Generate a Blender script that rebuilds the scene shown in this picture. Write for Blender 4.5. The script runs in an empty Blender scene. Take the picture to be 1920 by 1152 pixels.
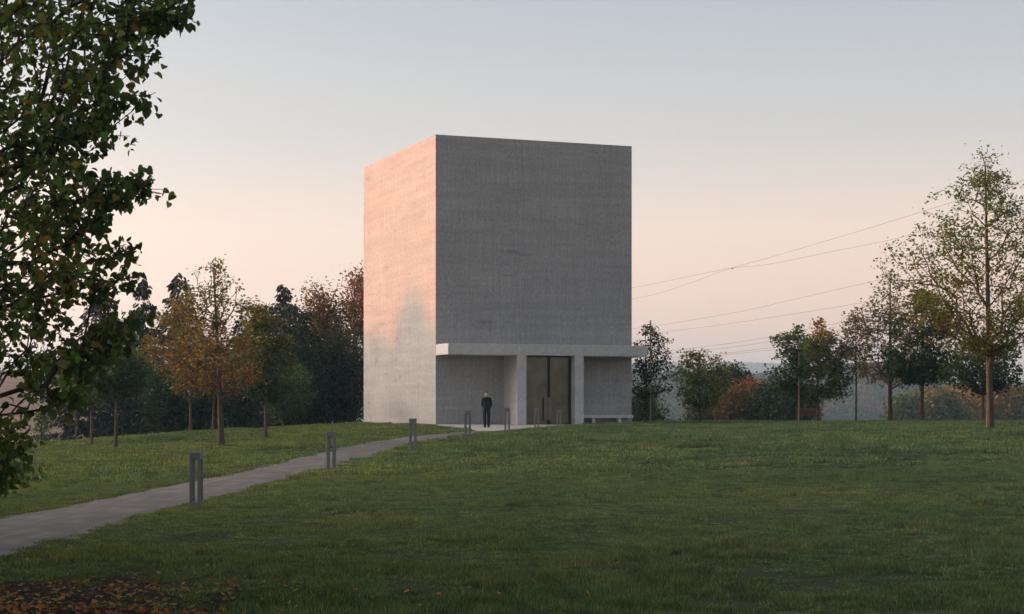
import bpy, bmesh, math, random
import numpy as np
from mathutils import Vector, Matrix, noise as mnoise

rng = np.random.default_rng(7)
random.seed(7)
R = math.radians
sc = bpy.context.scene
COL = sc.collection

# ------------------------------------------------------------------ camera
F, CX, HY, EYE = 3312.0, 960.0, 775.0, 0.60
cd = bpy.data.cameras.new('camera')
cam = bpy.data.objects.new('camera', cd)
COL.objects.link(cam)
cam.location = (0, 0, EYE)
cam.rotation_euler = (R(90), 0, 0)
cd.sensor_width = 36.0
cd.lens = 36.0 * F / 1920.0
cd.shift_y = (HY - 576.0) / 1920.0
cd.clip_start = 0.1
cd.clip_end = 20000
sc.camera = cam

def W(px, py, Y):
    return Vector(((px - CX) / F * Y, Y, EYE - (py - HY) / F * Y))

# ------------------------------------------------------------------ light
SUN_EL, SUN_AZ = 3.6, -72.5
GLOW = 12.0
SUN_STR = 5.0
SUN_COL = (1.0, 0.215, 0.0)
world = bpy.data.worlds.new('World')
sc.world = world
world.use_nodes = True
nt = world.node_tree
N = nt.nodes
L = nt.links
bg = N['Background']
sky = N.new('ShaderNodeTexSky')
sky.sky_type = 'NISHITA'
sky.sun_disc = False
sky.sun_elevation = R(SUN_EL)
sky.sun_rotation = R(SUN_AZ)
sky.dust_density = 1.0
tc = N.new('ShaderNodeTexCoord')
sx = N.new('ShaderNodeSeparateXYZ')
L.new(tc.outputs['Generated'], sx.inputs[0])
asn = N.new('ShaderNodeMath'); asn.operation = 'ARCSINE'
L.new(sx.outputs[2], asn.inputs[0])
mr = N.new('ShaderNodeMapRange')
mr.inputs[1].default_value = 0.0
mr.inputs[2].default_value = R(90)
L.new(asn.outputs[0], mr.inputs[0])
ramp = N.new('ShaderNodeValToRGB')
L.new(mr.outputs[0], ramp.inputs[0])
stops = [(0.0, (0.80, 0.56, 0.54)), (1.6, (1.0, 0.665, 0.57)), (3.6, (1.18, 0.79, 0.63)),
         (5.8, (1.10, 0.84, 0.70)), (8.8, (0.74, 0.70, 0.685)), (13, (0.53, 0.57, 0.635)),
         (22, (0.43, 0.48, 0.56)), (45, (0.29, 0.35, 0.45)), (90, (0.22, 0.28, 0.38))]
e = ramp.color_ramp.elements
while len(e) < len(stops):
    e.new(0.5)
for el, (a, c) in zip(e, stops):
    el.position = a / 90.0
    el.color = (*c, 1)
mulN = N.new('ShaderNodeVectorMath'); mulN.operation = 'SCALE'
L.new(sky.outputs[0], mulN.inputs[0]); mulN.inputs['Scale'].default_value = 0.02 / 0.15
mulR = N.new('ShaderNodeVectorMath'); mulR.operation = 'SCALE'
L.new(ramp.outputs[0], mulR.inputs[0]); mulR.inputs['Scale'].default_value = 0.64 / 0.15
addW = N.new('ShaderNodeVectorMath'); addW.operation = 'ADD'
L.new(mulN.outputs[0], addW.inputs[0]); L.new(mulR.outputs[0], addW.inputs[1])
# broad afterglow around the low sun
dotn = N.new('ShaderNodeVectorMath'); dotn.operation = 'DOT_PRODUCT'
L.new(tc.outputs['Generated'], dotn.inputs[0])
dotn.inputs[1].default_value = (math.sin(R(SUN_AZ)) * math.cos(R(10)), math.cos(R(SUN_AZ)) * math.cos(R(10)), math.sin(R(10)))
acn = N.new('ShaderNodeMath'); acn.operation = 'ARCCOSINE'; acn.use_clamp = False
L.new(dotn.outputs['Value'], acn.inputs[0])
sq = N.new('ShaderNodeMath'); sq.operation = 'MULTIPLY'
L.new(acn.outputs[0], sq.inputs[0]); L.new(acn.outputs[0], sq.inputs[1])
ng = N.new('ShaderNodeMath'); ng.operation = 'MULTIPLY'
L.new(sq.outputs[0], ng.inputs[0]); ng.inputs[1].default_value = -1.0 / R(25.5) ** 2
ex = N.new('ShaderNodeMath'); ex.operation = 'EXPONENT'
L.new(ng.outputs[0], ex.inputs[0])
glc = N.new('ShaderNodeVectorMath'); glc.operation = 'SCALE'
glc.inputs[0].default_value = (1.0, 0.81, 0.66)
gls = N.new('ShaderNodeMath'); gls.operation = 'MULTIPLY'
L.new(ex.outputs[0], gls.inputs[0]); gls.inputs[1].default_value = GLOW / 0.15
L.new(gls.outputs[0], glc.inputs['Scale'])
addG = N.new('ShaderNodeVectorMath'); addG.operation = 'ADD'
L.new(addW.outputs[0], addG.inputs[0]); L.new(glc.outputs[0], addG.inputs[1])
L.new(addG.outputs[0], bg.inputs[0])
bg.inputs[1].default_value = 0.15

sl = bpy.data.lights.new('sun', 'SUN')
so = bpy.data.objects.new('sun', sl)
COL.objects.link(so)
sl.energy = SUN_STR
sl.angle = R(1.6)
sl.color = SUN_COL
sdir = Vector((math.sin(R(SUN_AZ)) * math.cos(R(SUN_EL)), math.cos(R(SUN_AZ)) * math.cos(R(SUN_EL)), math.sin(R(SUN_EL))))
so.rotation_euler = sdir.to_track_quat('Z', 'Y').to_euler()
so.location = (-60, 20, 40)

sc.view_settings.view_transform = 'Standard'
sc.view_settings.look = 'None'
sc.view_settings.exposure = 0.5
sc.view_settings.gamma = 1.0
sc.view_settings.use_curve_mapping = False
sc.cycles.use_denoising = True
try:
    sc.cycles.denoiser = 'OPENIMAGEDENOISE'
except Exception:
    pass
sc.cycles.max_bounces = 7
sc.cycles.volume_bounces = 1
sc.cycles.transmission_bounces = 4
sc.cycles.use_adaptive_sampling = True
sc.cycles.adaptive_threshold = 0.01

# ------------------------------------------------------------------ helpers
def link(name, me, parent=None, mats=()):
    o = bpy.data.objects.new(name, me)
    COL.objects.link(o)
    for m in mats:
        me.materials.append(m)
    if parent is not None:
        o.parent = parent
    return o

def tag(o, label=None, cat=None, group=None, kind=None):
    if label: o['label'] = label
    if cat: o['category'] = cat
    if group: o['group'] = group
    if kind: o['kind'] = kind
    return o

def empty(name, loc, label=None, cat=None, group=None, rz=0.0):
    o = bpy.data.objects.new(name, None)
    COL.objects.link(o)
    o.empty_display_size = 0.2
    o.location = loc
    o.rotation_euler = (0, 0, rz)
    return tag(o, label, cat, group)

def mesh_np(name, verts, faces, smooth=False, cols=None, mat_idx=None):
    """verts (n,3); faces: (m,k) array or list of arrays with different k"""
    if not isinstance(faces, (list, tuple)):
        faces = [faces]
    faces = [np.asarray(f, dtype=np.int64) for f in faces if len(f)]
    me = bpy.data.meshes.new(name)
    verts = np.asarray(verts, dtype=np.float32)
    me.vertices.add(len(verts))
    me.vertices.foreach_set('co', verts.ravel())
    nl = sum(f.size for f in faces)
    nf = sum(len(f) for f in faces)
    me.loops.add(nl)
    me.loops.foreach_set('vertex_index', np.concatenate([f.ravel() for f in faces]).astype(np.int32))
    me.polygons.add(nf)
    starts, s = [], 0
    for f in faces:
        starts.append(s + np.arange(len(f)) * f.shape[1])
        s += f.size
    me.polygons.foreach_set('loop_start', np.concatenate(starts).astype(np.int32))
    if smooth:
        me.polygons.foreach_set('use_smooth', np.ones(nf, dtype=bool))
    if mat_idx is not None:
        me.polygons.foreach_set('material_index', np.asarray(mat_idx, dtype=np.int32))
    me.update(calc_edges=True)
    if cols is not None:
        a = me.color_attributes.new('leafcol', 'FLOAT_COLOR', 'POINT')
        c = np.ones((len(verts), 4), dtype=np.float32)
        c[:, :3] = cols
        a.data.foreach_set('color', c.ravel())
    return me

class MB:
    """collects boxes / prisms into one mesh"""
    def __init__(self):
        self.bm = bmesh.new()
    def box(self, a, b, mat=None):
        vs = [Vector((x, y, z)) for x in (a[0], b[0]) for y in (a[1], b[1]) for z in (a[2], b[2])]
        if mat is not None:
            vs = [mat @ v for v in vs]
        v = [self.bm.verts.new(q) for q in vs]
        for f in ((0, 1, 3, 2), (4, 6, 7, 5), (0, 4, 5, 1), (2, 3, 7, 6), (0, 2, 6, 4), (1, 5, 7, 3)):
            self.bm.faces.new([v[i] for i in f])
        return self
    def prism(self, pts, z0, z1):
        lo = [self.bm.verts.new((p[0], p[1], z0)) for p in pts]
        hi = [self.bm.verts.new((p[0], p[1], z1)) for p in pts]
        n = len(pts)
        self.bm.faces.new(list(reversed(lo)))
        self.bm.faces.new(hi)
        for i in range(n):
            self.bm.faces.new((lo[i], lo[(i + 1) % n], hi[(i + 1) % n], hi[i]))
        return self
    def tube(self, pts, r, n=6):
        rings = []
        for i, p in enumerate(pts):
            p = Vector(p)
            t = (Vector(pts[min(i + 1, len(pts) - 1)]) - Vector(pts[max(i - 1, 0)])).normalized()
            u = t.orthogonal().normalized(); w = t.cross(u)
            rr = r[i] if isinstance(r, (list, tuple)) else r
            rings.append([self.bm.verts.new(p + (u * math.cos(k * 2 * math.pi / n) + w * math.sin(k * 2 * math.pi / n)) * rr) for k in range(n)])
        for a, b in zip(rings, rings[1:]):
            for k in range(n):
                self.bm.faces.new((a[k], a[(k + 1) % n], b[(k + 1) % n], b[k]))
        self.bm.faces.new(list(reversed(rings[0]))); self.bm.faces.new(rings[-1])
        return self
    def build(self, name, mat, parent=None, bevel=0.0, smooth=False):
        bmesh.ops.recalc_face_normals(self.bm, faces=self.bm.faces)
        if bevel:
            bmesh.ops.bevel(self.bm, geom=list(self.bm.edges), offset=bevel, segments=1, affect='EDGES', profile=0.5)
        me = bpy.data.meshes.new(name)
        self.bm.to_mesh(me); self.bm.free()
        if smooth:
            for p in me.polygons: p.use_smooth = True
        return link(name, me, parent, [mat] if mat else [])

# ------------------------------------------------------------------ materials
def new_mat(name, rough=0.8, spec=0.3):
    m = bpy.data.materials.new(name)
    m.use_nodes = True
    b = m.node_tree.nodes['Principled BSDF']
    b.inputs['Roughness'].default_value = rough
    b.inputs['Specular IOR Level'].default_value = spec
    return m, m.node_tree, b

def nd(t, typ, **kw):
    n = t.nodes.new(typ)
    for k, v in kw.items():
        setattr(n, k, v)
    return n

def noise(t, vec, scale, detail=4, rough=0.55, vscale=None):
    if vscale is not None:
        mp = nd(t, 'ShaderNodeMapping')
        mp.inputs['Scale'].default_value = vscale
        t.links.new(vec, mp.inputs['Vector']); vec = mp.outputs[0]
    n = nd(t, 'ShaderNodeTexNoise')
    n.inputs['Scale'].default_value = scale
    n.inputs['Detail'].default_value = detail
    n.inputs['Roughness'].default_value = rough
    t.links.new(vec, n.inputs['Vector'])
    return n.outputs[0]

def ramp_(t, fac, stops, interp='LINEAR'):
    r = nd(t, 'ShaderNodeValToRGB')
    r.color_ramp.interpolation = interp
    e = r.color_ramp.elements
    while len(e) < len(stops): e.new(0.5)
    for x, (p, c) in zip(e, stops):
        x.position = p
        x.color = (*c, 1) if len(c) == 3 else c
    t.links.new(fac, r.inputs[0])
    return r.outputs[0]

def mix(t, fac, a, b, mode='MIX'):
    m = nd(t, 'ShaderNodeMix', data_type='RGBA', blend_type=mode)
    for s, v in ((0, fac), (6, a), (7, b)):
        if hasattr(v, 'links') or isinstance(v, bpy.types.NodeSocket):
            t.links.new(v, m.inputs[s])
        else:
            m.inputs[s].default_value = v if s == 0 else (*v, 1)
    return m.outputs[2]

def bump(t, b, h, strength, dist=0.02):
    n = nd(t, 'ShaderNodeBump')
    n.inputs['Strength'].default_value = strength
    n.inputs['Distance'].default_value = dist
    t.links.new(h, n.inputs['Height'])
    t.links.new(n.outputs[0], b.inputs['Normal'])
    return n

def objvec(t):
    return nd(t, 'ShaderNodeTexCoord').outputs['Object']
def posvec(t):
    return nd(t, 'ShaderNodeNewGeometry').outputs['Position']

def concrete(name, lo, hi, blot=1.0):
    m, t, b = new_mat(name, 0.9, 0.2)
    v = objvec(t)
    big = noise(t, v, 0.35, 3, 0.5, (1, 1, 2.2))
    lay = noise(t, v, 1.0, 4, 0.6, (0.12, 0.12, 2.6))          # horizontal pour layers
    vert = noise(t, v, 1.0, 2, 0.6, (16, 16, 0.5))              # chiselled vertical ribs
    vert2 = noise(t, v, 1.0, 2, 0.6, (5, 5, 0.22))
    fine = noise(t, v, 9, 3, 0.75, (1, 1, 0.7))
    spk = noise(t, v, 34, 2, 0.6)
    def ad(a, wa, bb, wb):
        x = nd(t, 'ShaderNodeMath', operation='MULTIPLY'); t.links.new(a, x.inputs[0]); x.inputs[1].default_value = wa
        y = nd(t, 'ShaderNodeMath', operation='MULTIPLY_ADD'); t.links.new(bb, y.inputs[0]); y.inputs[1].default_value = wb
        t.links.new(x.outputs[0], y.inputs[2]); return y.outputs[0]
    s = ad(big, 0.10, lay, 0.13)
    s = ad(s, 1, vert, 0.15)
    s = ad(s, 1, vert2, 0.06)
    s = ad(s, 1, fine, 0.30)
    s = ad(s, 1, spk, 0.20)
    c = ramp_(t, s, [(0.42, lo), (0.58, hi)])
    # dark damp blotches, stretched along the layers
    bl = noise(t, v, 1.0, 5, 0.65, (0.55, 0.55, 2.4))
    zone = noise(t, v, 0.13, 2, 0.5)
    z2 = ramp_(t, zone, [(0.47, (0, 0, 0)), (0.58, (1, 1, 1))])
    bm_ = ramp_(t, bl, [(0.56, (0, 0, 0)), (0.68, (1, 1, 1))])
    fac = nd(t, 'ShaderNodeMath', operation='MULTIPLY')
    t.links.new(z2, fac.inputs[0]); t.links.new(bm_, fac.inputs[1])
    f2 = nd(t, 'ShaderNodeMath', operation='MULTIPLY')
    t.links.new(fac.outputs[0], f2.inputs[0]); f2.inputs[1].default_value = 0.36 * blot
    c = mix(t, f2.outputs[0], c, tuple(x * 0.45 for x in lo))
    # small voids
    vo = noise(t, v, 5.5, 2, 0.5, (1, 1, 2.0))
    vf = ramp_(t, vo, [(0.70, (0, 0, 0)), (0.76, (0.5, 0.5, 0.5))])
    c = mix(t, vf, c, tuple(x * 0.5 for x in lo))
    t.links.new(c, b.inputs['Base Color'])
    h = ad(vert, 0.6, fine, 0.5)
    bump(t, b, h, 0.75, 0.035)
    return m

def plain(name, col, rough=0.7, var=0.25, scale=20, metal=0.0, spec=0.3, bmp=0.0, vs=None):
    m, t, b = new_mat(name, rough, spec)
    n = noise(t, objvec(t), scale, 4, 0.6, vs)
    c = ramp_(t, n, [(0.3, tuple(x * (1 - var) for x in col)), (0.7, tuple(min(1, x * (1 + var)) for x in col))])
    t.links.new(c, b.inputs['Base Color'])
    b.inputs['Metallic'].default_value = metal
    if bmp: bump(t, b, n, bmp, 0.01)
    return m

def leaf_mat(name, trans=0.4, rough=0.55):
    m, t, b = new_mat(name, rough, 0.25)
    a = nd(t, 'ShaderNodeVertexColor', layer_name='leafcol')
    t.links.new(a.outputs[0], b.inputs['Base Color'])
    tr = nd(t, 'ShaderNodeBsdfTranslucent')
    t.links.new(a.outputs[0], tr.inputs[0])
    ms = nd(t, 'ShaderNodeMixShader'); ms.inputs[0].default_value = trans
    t.links.new(b.outputs[0], ms.inputs[1]); t.links.new(tr.outputs[0], ms.inputs[2])
    t.links.new(ms.outputs[0], t.nodes['Material Output'].inputs[0])
    return m

M = {}
M['concrete'] = concrete('concrete', (0.292, 0.283, 0.280), (0.487, 0.470, 0.464))
M['concrete_trim'] = concrete('concrete_trim', (0.47, 0.45, 0.44), (0.68, 0.655, 0.64), 0.4)
M['bark'] = plain('bark', (0.10, 0.068, 0.045), 0.9, 0.45, 6, bmp=0.6, vs=(3, 3, 0.5))
M['bark_dark'] = plain('bark_dark', (0.05, 0.04, 0.032), 0.9, 0.4, 6, bmp=0.5, vs=(3, 3, 0.5))
M['leaf'] = leaf_mat('leaf')
M['needle'] = leaf_mat('needle', 0.05, 0.8)
M['bollard'] = plain('bollard_metal', (0.165, 0.17, 0.168), 0.55, 0.10, 9, metal=0.15, spec=0.4)
M['lamp_glass'] = plain('lamp_glass', (0.25, 0.26, 0.26), 0.3, 0.05, 5)
M['bronze'] = plain('bronze', (0.118, 0.112, 0.088), 0.34, 0.30, 1.3, metal=0.75, spec=0.5)
M['bronze_dark'] = plain('bronze_dark', (0.035, 0.038, 0.033), 0.4, 0.2, 2, metal=0.6)
M['bronze_light'] = plain('bronze_light', (0.15, 0.14, 0.115), 0.5, 0.2, 2.0, metal=0.5)
M['wood'] = plain('teak', (0.16, 0.062, 0.03), 0.7, 0.35, 4, vs=(1, 12, 12))
M['stake'] = plain('stake_wood', (0.34, 0.24, 0.16), 0.85, 0.25, 6, vs=(6, 6, 1))
M['wire'] = plain('wire', (0.12, 0.10, 0.10), 0.6, 0.1, 2)
M['cloth'] = plain('black_cloth', (0.012, 0.013, 0.015), 0.9, 0.3, 30)
M['skin'] = plain('skin', (0.55, 0.33, 0.26), 0.6, 0.12, 40)
M['hair'] = plain('hair', (0.03, 0.02, 0.015), 0.7, 0.3, 60)
M['shoe'] = plain('shoe_leather', (0.02, 0.018, 0.018), 0.4, 0.2, 30)
M['soil'] = plain('soil', (0.022, 0.015, 0.011), 1.0, 0.4, 14, bmp=0.6, spec=0.03)
M['red'] = plain('red_paint', (0.45, 0.07, 0.03), 0.6, 0.1, 5)

# ------------------------------------------------------------------ terrain
def gp(px, py, Y):
    p = W(px, py, Y); return (p.x, p.y, p.z)
ctrl = [gp(368, 950, 32.5), gp(621, 884, 44.2), gp(774, 846, 54.3), gp(877, 826, 61), gp(951, 811, 72),
        gp(1006, 804.5, 83), gp(913, 804, 83.4), gp(1857, 805, 60), gp(1212, 794.5, 100), gp(1312, 794, 102),
        gp(1670, 793.5, 98), gp(1500, 793, 112), gp(1900, 795, 100), gp(415, 838, 60), gp(217, 846, 70),
        gp(172, 838, 78), gp(143, 829, 95), gp(357, 812, 85), gp(400, 811, 84), gp(498, 822, 72),
        gp(530, 804, 95), gp(100, 832, 110), gp(0, 837, 100), gp(0, 900, 45), gp(320, 801, 110) and gp(320, 817, 108),
        (-6.9, 23.8, -1.3), (0, 18, -1.46), (6, 18, -1.46), (0, 0, -1.6), (-8, 8, -1.62), (12, 30, -0.95),
        (-15, 18, -1.6), (16, 12, -1.5), (5, 35, -1.0), (2, 50, -0.60), (8, 50, -0.42), (8, 75, -0.03), (14, 85, 0.06),
        (-3.9, 90, 0.0), (-8.6, 102.1, -0.05), (6.36, 94, 0.0), (1.7, 106, 0.0), (-3.2, 88.2, -0.02), (0.3, 89.5, -0.02),
        (3.5, 90.8, -0.01), (7.0, 92.2, 0.0), (6.5, 84, 0.0), (-35, 60, -1.9), (-35, 115, -1.7), (35, 60, 0.1), (35, 115, -0.1),
        (8, 118, -0.05), (-4, 118, -0.25), (-16, 118, -0.9)]
ctrl = np.array(ctrl)
def _k(r2):
    return np.where(r2 > 1e-9, 0.5 * r2 * np.log(np.maximum(r2, 1e-9)), 0)
_P = ctrl[:, :2]
_n = len(_P)
_A = np.zeros((_n + 3, _n + 3))
_d = ((_P[:, None] - _P[None]) ** 2).sum(-1)
_A[:_n, :_n] = _k(_d) + np.eye(_n) * 6.0
_A[:_n, _n] = 1; _A[:_n, _n + 1:] = _P
_A[_n, :_n] = 1; _A[_n + 1:, :_n] = _P.T
_w = np.linalg.solve(_A, np.concatenate([ctrl[:, 2], np.zeros(3)]))
def tps(x, y):
    x = np.clip(x, -38, 38); y = np.clip(y, -5, 118)
    out = np.zeros(np.shape(x))
    fx, fy = np.ravel(x), np.ravel(y)
    o = np.zeros(len(fx))
    for s in range(0, len(fx), 20000):
        d = (fx[s:s+20000, None] - _P[None, :, 0]) ** 2 + (fy[s:s+20000, None] - _P[None, :, 1]) ** 2
        o[s:s+20000] = _k(d) @ _w[:_n] + _w[_n] + _w[_n+1] * fx[s:s+20000] + _w[_n+2] * fy[s:s+20000]
    return o.reshape(np.shape(x))

# cheap tileable value noise (numpy)
_tab = np.random.default_rng(3).random((256, 256))
def vnoise(x, y):
    xi = np.floor(x).astype(int); yi = np.floor(y).astype(int)
    fx = x - xi; fy = y - yi
    fx = fx * fx * (3 - 2 * fx); fy = fy * fy * (3 - 2 * fy)
    g = lambda a, b: _tab[a & 255, b & 255]
    return (g(xi, yi) * (1 - fx) + g(xi + 1, yi) * fx) * (1 - fy) + (g(xi, yi + 1) * (1 - fx) + g(xi + 1, yi + 1) * fx) * fy
def fbm(x, y, o=4):
    s = 0; a = 0.5
    for i in range(o):
        s = s + a * vnoise(x * 2 ** i + 17 * i, y * 2 ** i + 31 * i); a *= 0.5
    return s
def sstep(a, b, x):
    t = np.clip((x - a) / (b - a), 0, 1); return t * t * (3 - 2 * t)

# path edges (right edge points and width), world space
path_r = np.array([(-9.2, 14.0), (-7.9, 19.0), (-6.85, 23.8), (-6.22, 32.2), (-5.35, 40.4), (-4.2, 49.9), (-3.0, 59.7), (-1.75, 66.5),
                   (-0.25, 74.0), (1.0, 82.5), (2.6, 88.6)])
path_l = np.array([(-11.6, 15.5), (-10.4, 20.5), (-9.25, 25.5), (-8.35, 33.2), (-7.45, 41.2), (-6.35, 50.6), (-5.05, 60.3), (-3.7, 67.2),
                   (-2.2, 74.5), (-0.2, 83.0), (1.2, 89.0)])
def resample(p, n):
    d = np.concatenate([[0], np.cumsum(np.linalg.norm(np.diff(p, axis=0), axis=1))])
    s = np.linspace(0, d[-1], n)
    # smooth (catmull-like) by fitting on dense linear then blur
    q = np.stack([np.interp(s, d, p[:, i]) for i in (0, 1)], 1)
    k = 9
    pad = np.concatenate([np.repeat(q[:1], k, 0) + (q[0] - q[k])[None] * (np.arange(k, 0, -1) / k)[:, None], q,
                          np.repeat(q[-1:], k, 0) + (q[-1] - q[-k - 1])[None] * (np.arange(1, k + 1) / k)[:, None]])
    ker = np.hanning(2 * k + 1); ker /= ker.sum()
    return np.stack([np.convolve(pad[:, i], ker, 'valid') for i in (0, 1)], 1)
PR, PL = resample(path_r, 160), resample(path_l, 160)
PM = (PR + PL) / 2
def path_u(x, y):
    """signed distance outside the path (negative inside)"""
    fx, fy = np.ravel(x), np.ravel(y)
    xr = np.interp(fy, PR[:, 1], PR[:, 0]); xl = np.interp(fy, PL[:, 1], PL[:, 0])
    d = np.maximum(fx - xr, xl - fx)
    d = np.where(fy > 88.5, 5, d)
    return d.reshape(np.shape(x))
FC = [(-4.3, 90.3), (-3.6, 86.5), (-2.75, 82), (-1.75, 78), (-1.0, 75.4), (-0.55, 73.6), (0.05, 75.6), (1.15, 82.5), (2.2, 86.2), (3.6, 89.2),
      (7.75, 91.2), (7.35, 93.0), (6.9, 94.9), (6.4, 94.3), (-3.9, 90.4)]
def in_poly(x, y, poly):
    fx, fy = np.ravel(x), np.ravel(y)
    ins = np.zeros(len(fx), bool)
    n = len(poly)
    for i in range(n):
        x1, y1 = poly[i]; x2, y2 = poly[(i + 1) % n]
        c = (y1 > fy) != (y2 > fy)
        xx = (x2 - x1) * (fy - y1) / ((y2 - y1) if y2 != y1 else 1e-9) + x1
        ins ^= c & (fx < xx)
    return ins.reshape(np.shape(x))

UD = np.array((-0.3609, 0.9326)); VD = np.array((0.9326, 0.3609))
BA = np.array((-3.886, 90.0))           # near left corner of the building
BL, BW, BH = 13.0, 11.0, 14.8
def in_building(x, y, pad=0.0):
    dx = x - BA[0]; dy = y - BA[1]
    u = dx * UD[0] + dy * UD[1]; v = dx * VD[0] + dy * VD[1]
    return (u > -pad) & (u < BL + pad) & (v > -pad) & (v < BW + pad)

def ground_z(x, y):
    x = np.asarray(x, float); y = np.asarray(y, float)
    z = tps(x, y)
    # fall-off behind the plateau and to the sides, then the valley
    d = np.maximum(0, y - 120)
    z = z - 0.16 * d * d / (d + 45)
    e = np.maximum(0, np.abs(x) - 38); z = z - np.where(x < 0, 0.05, 0.03) * e * e / (e + 60)
    b = np.maximum(0, -y - 10); z = z - 0.01 * b
    z = np.maximum(z, -17 + 1.5 * fbm(x / 160, y / 160, 3))
    yy = np.maximum(y, 60.0)
    tx = x / yy
    # ploughed hillside on the left
    w = sstep(-0.07, -0.16, tx) * sstep(190, 560, y) * (1 - sstep(700, 1400, y))
    z = z + w * (29 + 5 * fbm(x / 260, y / 260, 2))
    # wooded hill behind the meadow on the right
    w2 = np.exp(-((y - 1350) / 330) ** 2) * (1 - sstep(0.232, 0.275, tx)) * sstep(0.0, 0.07, tx)
    z = z + w2 * (31 + 12 * fbm(x / 190 + 5, y / 190, 3) + 6 * sstep(0.16, 0.2, tx))
    # far ridge
    w3 = sstep(3300, 4450, y)
    z = z + w3 * (131 + 13 * (fbm(x / 700 + 3, y / 1800, 3) - 0.5) - 42 * sstep(0.13, 0.30, tx) + 3 * fbm(x / 60, y / 60, 3))
    return z

def lawn_bumps(x, y):
    a = 0.12 * (fbm(x / 5.5, y / 5.5, 3) - 0.45) + 0.11 * (fbm(x / 1.5 + 9, y / 1.5, 3) - 0.45)
    m = sstep(0.3, 2.6, path_u(x, y)) * sstep(0, 1, 1 - (in_poly(x, y, FC) * 1.0))
    far = 1 - sstep(140, 220, y)
    return a * far * m

def axis(segs):
    out = []
    for a, b, s in segs:
        out.append(np.arange(a, b, s))
    return np.concatenate(out + [[segs[-1][1]]])
gx = np.concatenate([-np.geomspace(40, 5000, 60)[::-1], np.arange(-39.6, 39.7, 0.45), np.geomspace(40, 5000, 60)])
gy = np.concatenate([-np.geomspace(6, 900, 22)[::-1], np.arange(-5, 126, 0.45), np.geomspace(127, 5200, 150)])
GX, GY = np.meshgrid(gx, gy)
GZ = ground_z(GX, GY) + lawn_bumps(GX, GY)
GZ = GZ - 0.06 * (path_u(GX, GY) < 0.0) - 0.10 * in_poly(GX, GY, FC) - 0.3 * in_building(GX, GY, -0.3)
nx, ny = len(gx), len(gy)
idx = np.arange(nx * ny).reshape(ny, nx)
quads = np.stack([idx[:-1, :-1], idx[:-1, 1:], idx[1:, 1:], idx[1:, :-1]], -1).reshape(-1, 4)
fcx = (GX[:-1, :-1] + GX[1:, 1:]).ravel() / 2; fcy = (GY[:-1, :-1] + GY[1:, 1:]).ravel() / 2
mi = np.zeros(len(quads), int)
mi[(fcy > 128) | (np.abs(fcx) > 42)] = 1
mi[(fcx / np.maximum(fcy, 60) < -0.085) & (fcy > 160) & (fcy < 760)] = 2
mi[(fcy > 900)] = 3

# lawn soil / turf under the blades
def turf_mat():
    m, t, b = new_mat('turf', 0.95, 0.1)
    p = posvec(t)
    n1 = noise(t, p, 0.35, 4, 0.6)
    n2 = noise(t, p, 14, 3, 0.6)
    c = ramp_(t, n2, [(0.3, (0.012, 0.02, 0.008)), (0.7, (0.03, 0.045, 0.016))])
    c = mix(t, ramp_(t, n1, [(0.5, (0, 0, 0)), (0.7, (0.6, 0.6, 0.6))]), c, (0.05, 0.045, 0.02))
    t.links.new(c, b.inputs['Base Color'])
    return m
def land_mat(name, lo, hi, sc1=0.012, sc2=0.2):
    m, t, b = new_mat(name, 1.0, 0.05)
    p = posvec(t)
    n1 = noise(t, p, sc1, 4, 0.6); n2 = noise(t, p, sc2, 4, 0.6)
    s = nd(t, 'ShaderNodeMath', operation='ADD'); t.links.new(n1, s.inputs[0]); t.links.new(n2, s.inputs[1])
    h = nd(t, 'ShaderNodeMath', operation='MULTIPLY'); t.links.new(s.outputs[0], h.inputs[0]); h.inputs[1].default_value = 0.5
    c = ramp_(t, h.outputs[0], [(0.38, lo), (0.62, hi)])
    t.links.new(c, b.inputs['Base Color'])
    return m
me = mesh_np('ground', np.stack([GX.ravel(), GY.ravel(), GZ.ravel()], 1), quads, True, mat_idx=mi)
ground = link('ground', me, None, [turf_mat(), land_mat('meadow', (0.06, 0.075, 0.03), (0.12, 0.12, 0.055)),
                                   land_mat('ploughed_soil', (0.14, 0.085, 0.06), (0.24, 0.15, 0.11), 0.01, 0.15),
                                   land_mat('far_wood_floor', (0.035, 0.045, 0.03), (0.10, 0.075, 0.045), 0.008, 0.03)])
tag(ground, kind='structure')

# ------------------------------------------------------------------ path
def path_mat():
    m, t, b = new_mat('path_asphalt', 0.85, 0.25)
    u = nd(t, 'ShaderNodeUVMap').outputs[0]
    st = noise(t, u, 1.0, 4, 0.6, (9.0, 0.55, 1))
    wd = noise(t, u, 1.0, 4, 0.6, (1.6, 0.9, 1))
    fine = noise(t, posvec(t), 26, 3, 0.7)
    s = mix(t, 0.5, st, wd)
    c = ramp_(t, s, [(0.36, (0.064, 0.058, 0.052)), (0.5, (0.10, 0.092, 0.084)), (0.66, (0.20, 0.186, 0.172))])
    c = mix(t, ramp_(t, fine, [(0.3, (0.0, 0, 0)), (0.75, (0.45, 0.45, 0.45))]), c, (0.11, 0.10, 0.095))
    dirt = noise(t, posvec(t), 1.3, 5, 0.7)
    c = mix(t, ramp_(t, dirt, [(0.62, (0, 0, 0)), (0.72, (0.5, 0.5, 0.5))]), c, (0.12, 0.075, 0.05))
    t.links.new(c, b.inputs['Base Color'])
    bump(t, b, fine, 0.4, 0.01)
    return m
nc = 9
s = np.linspace(-0.12, 1.12, nc)
pv = PL[:, None, :] * (1 - s[None, :, None]) + PR[:, None, :] * s[None, :, None]
camber = 0.045 - 0.10 * np.abs(s - 0.5) ** 2
pz = ground_z(pv[..., 0], pv[..., 1]) + camber[None, :] - 0.02
keep = pv[:, 4, 1] < 85.5
pv = pv[keep]; pz = pz[keep]
npth = len(pv)
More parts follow.
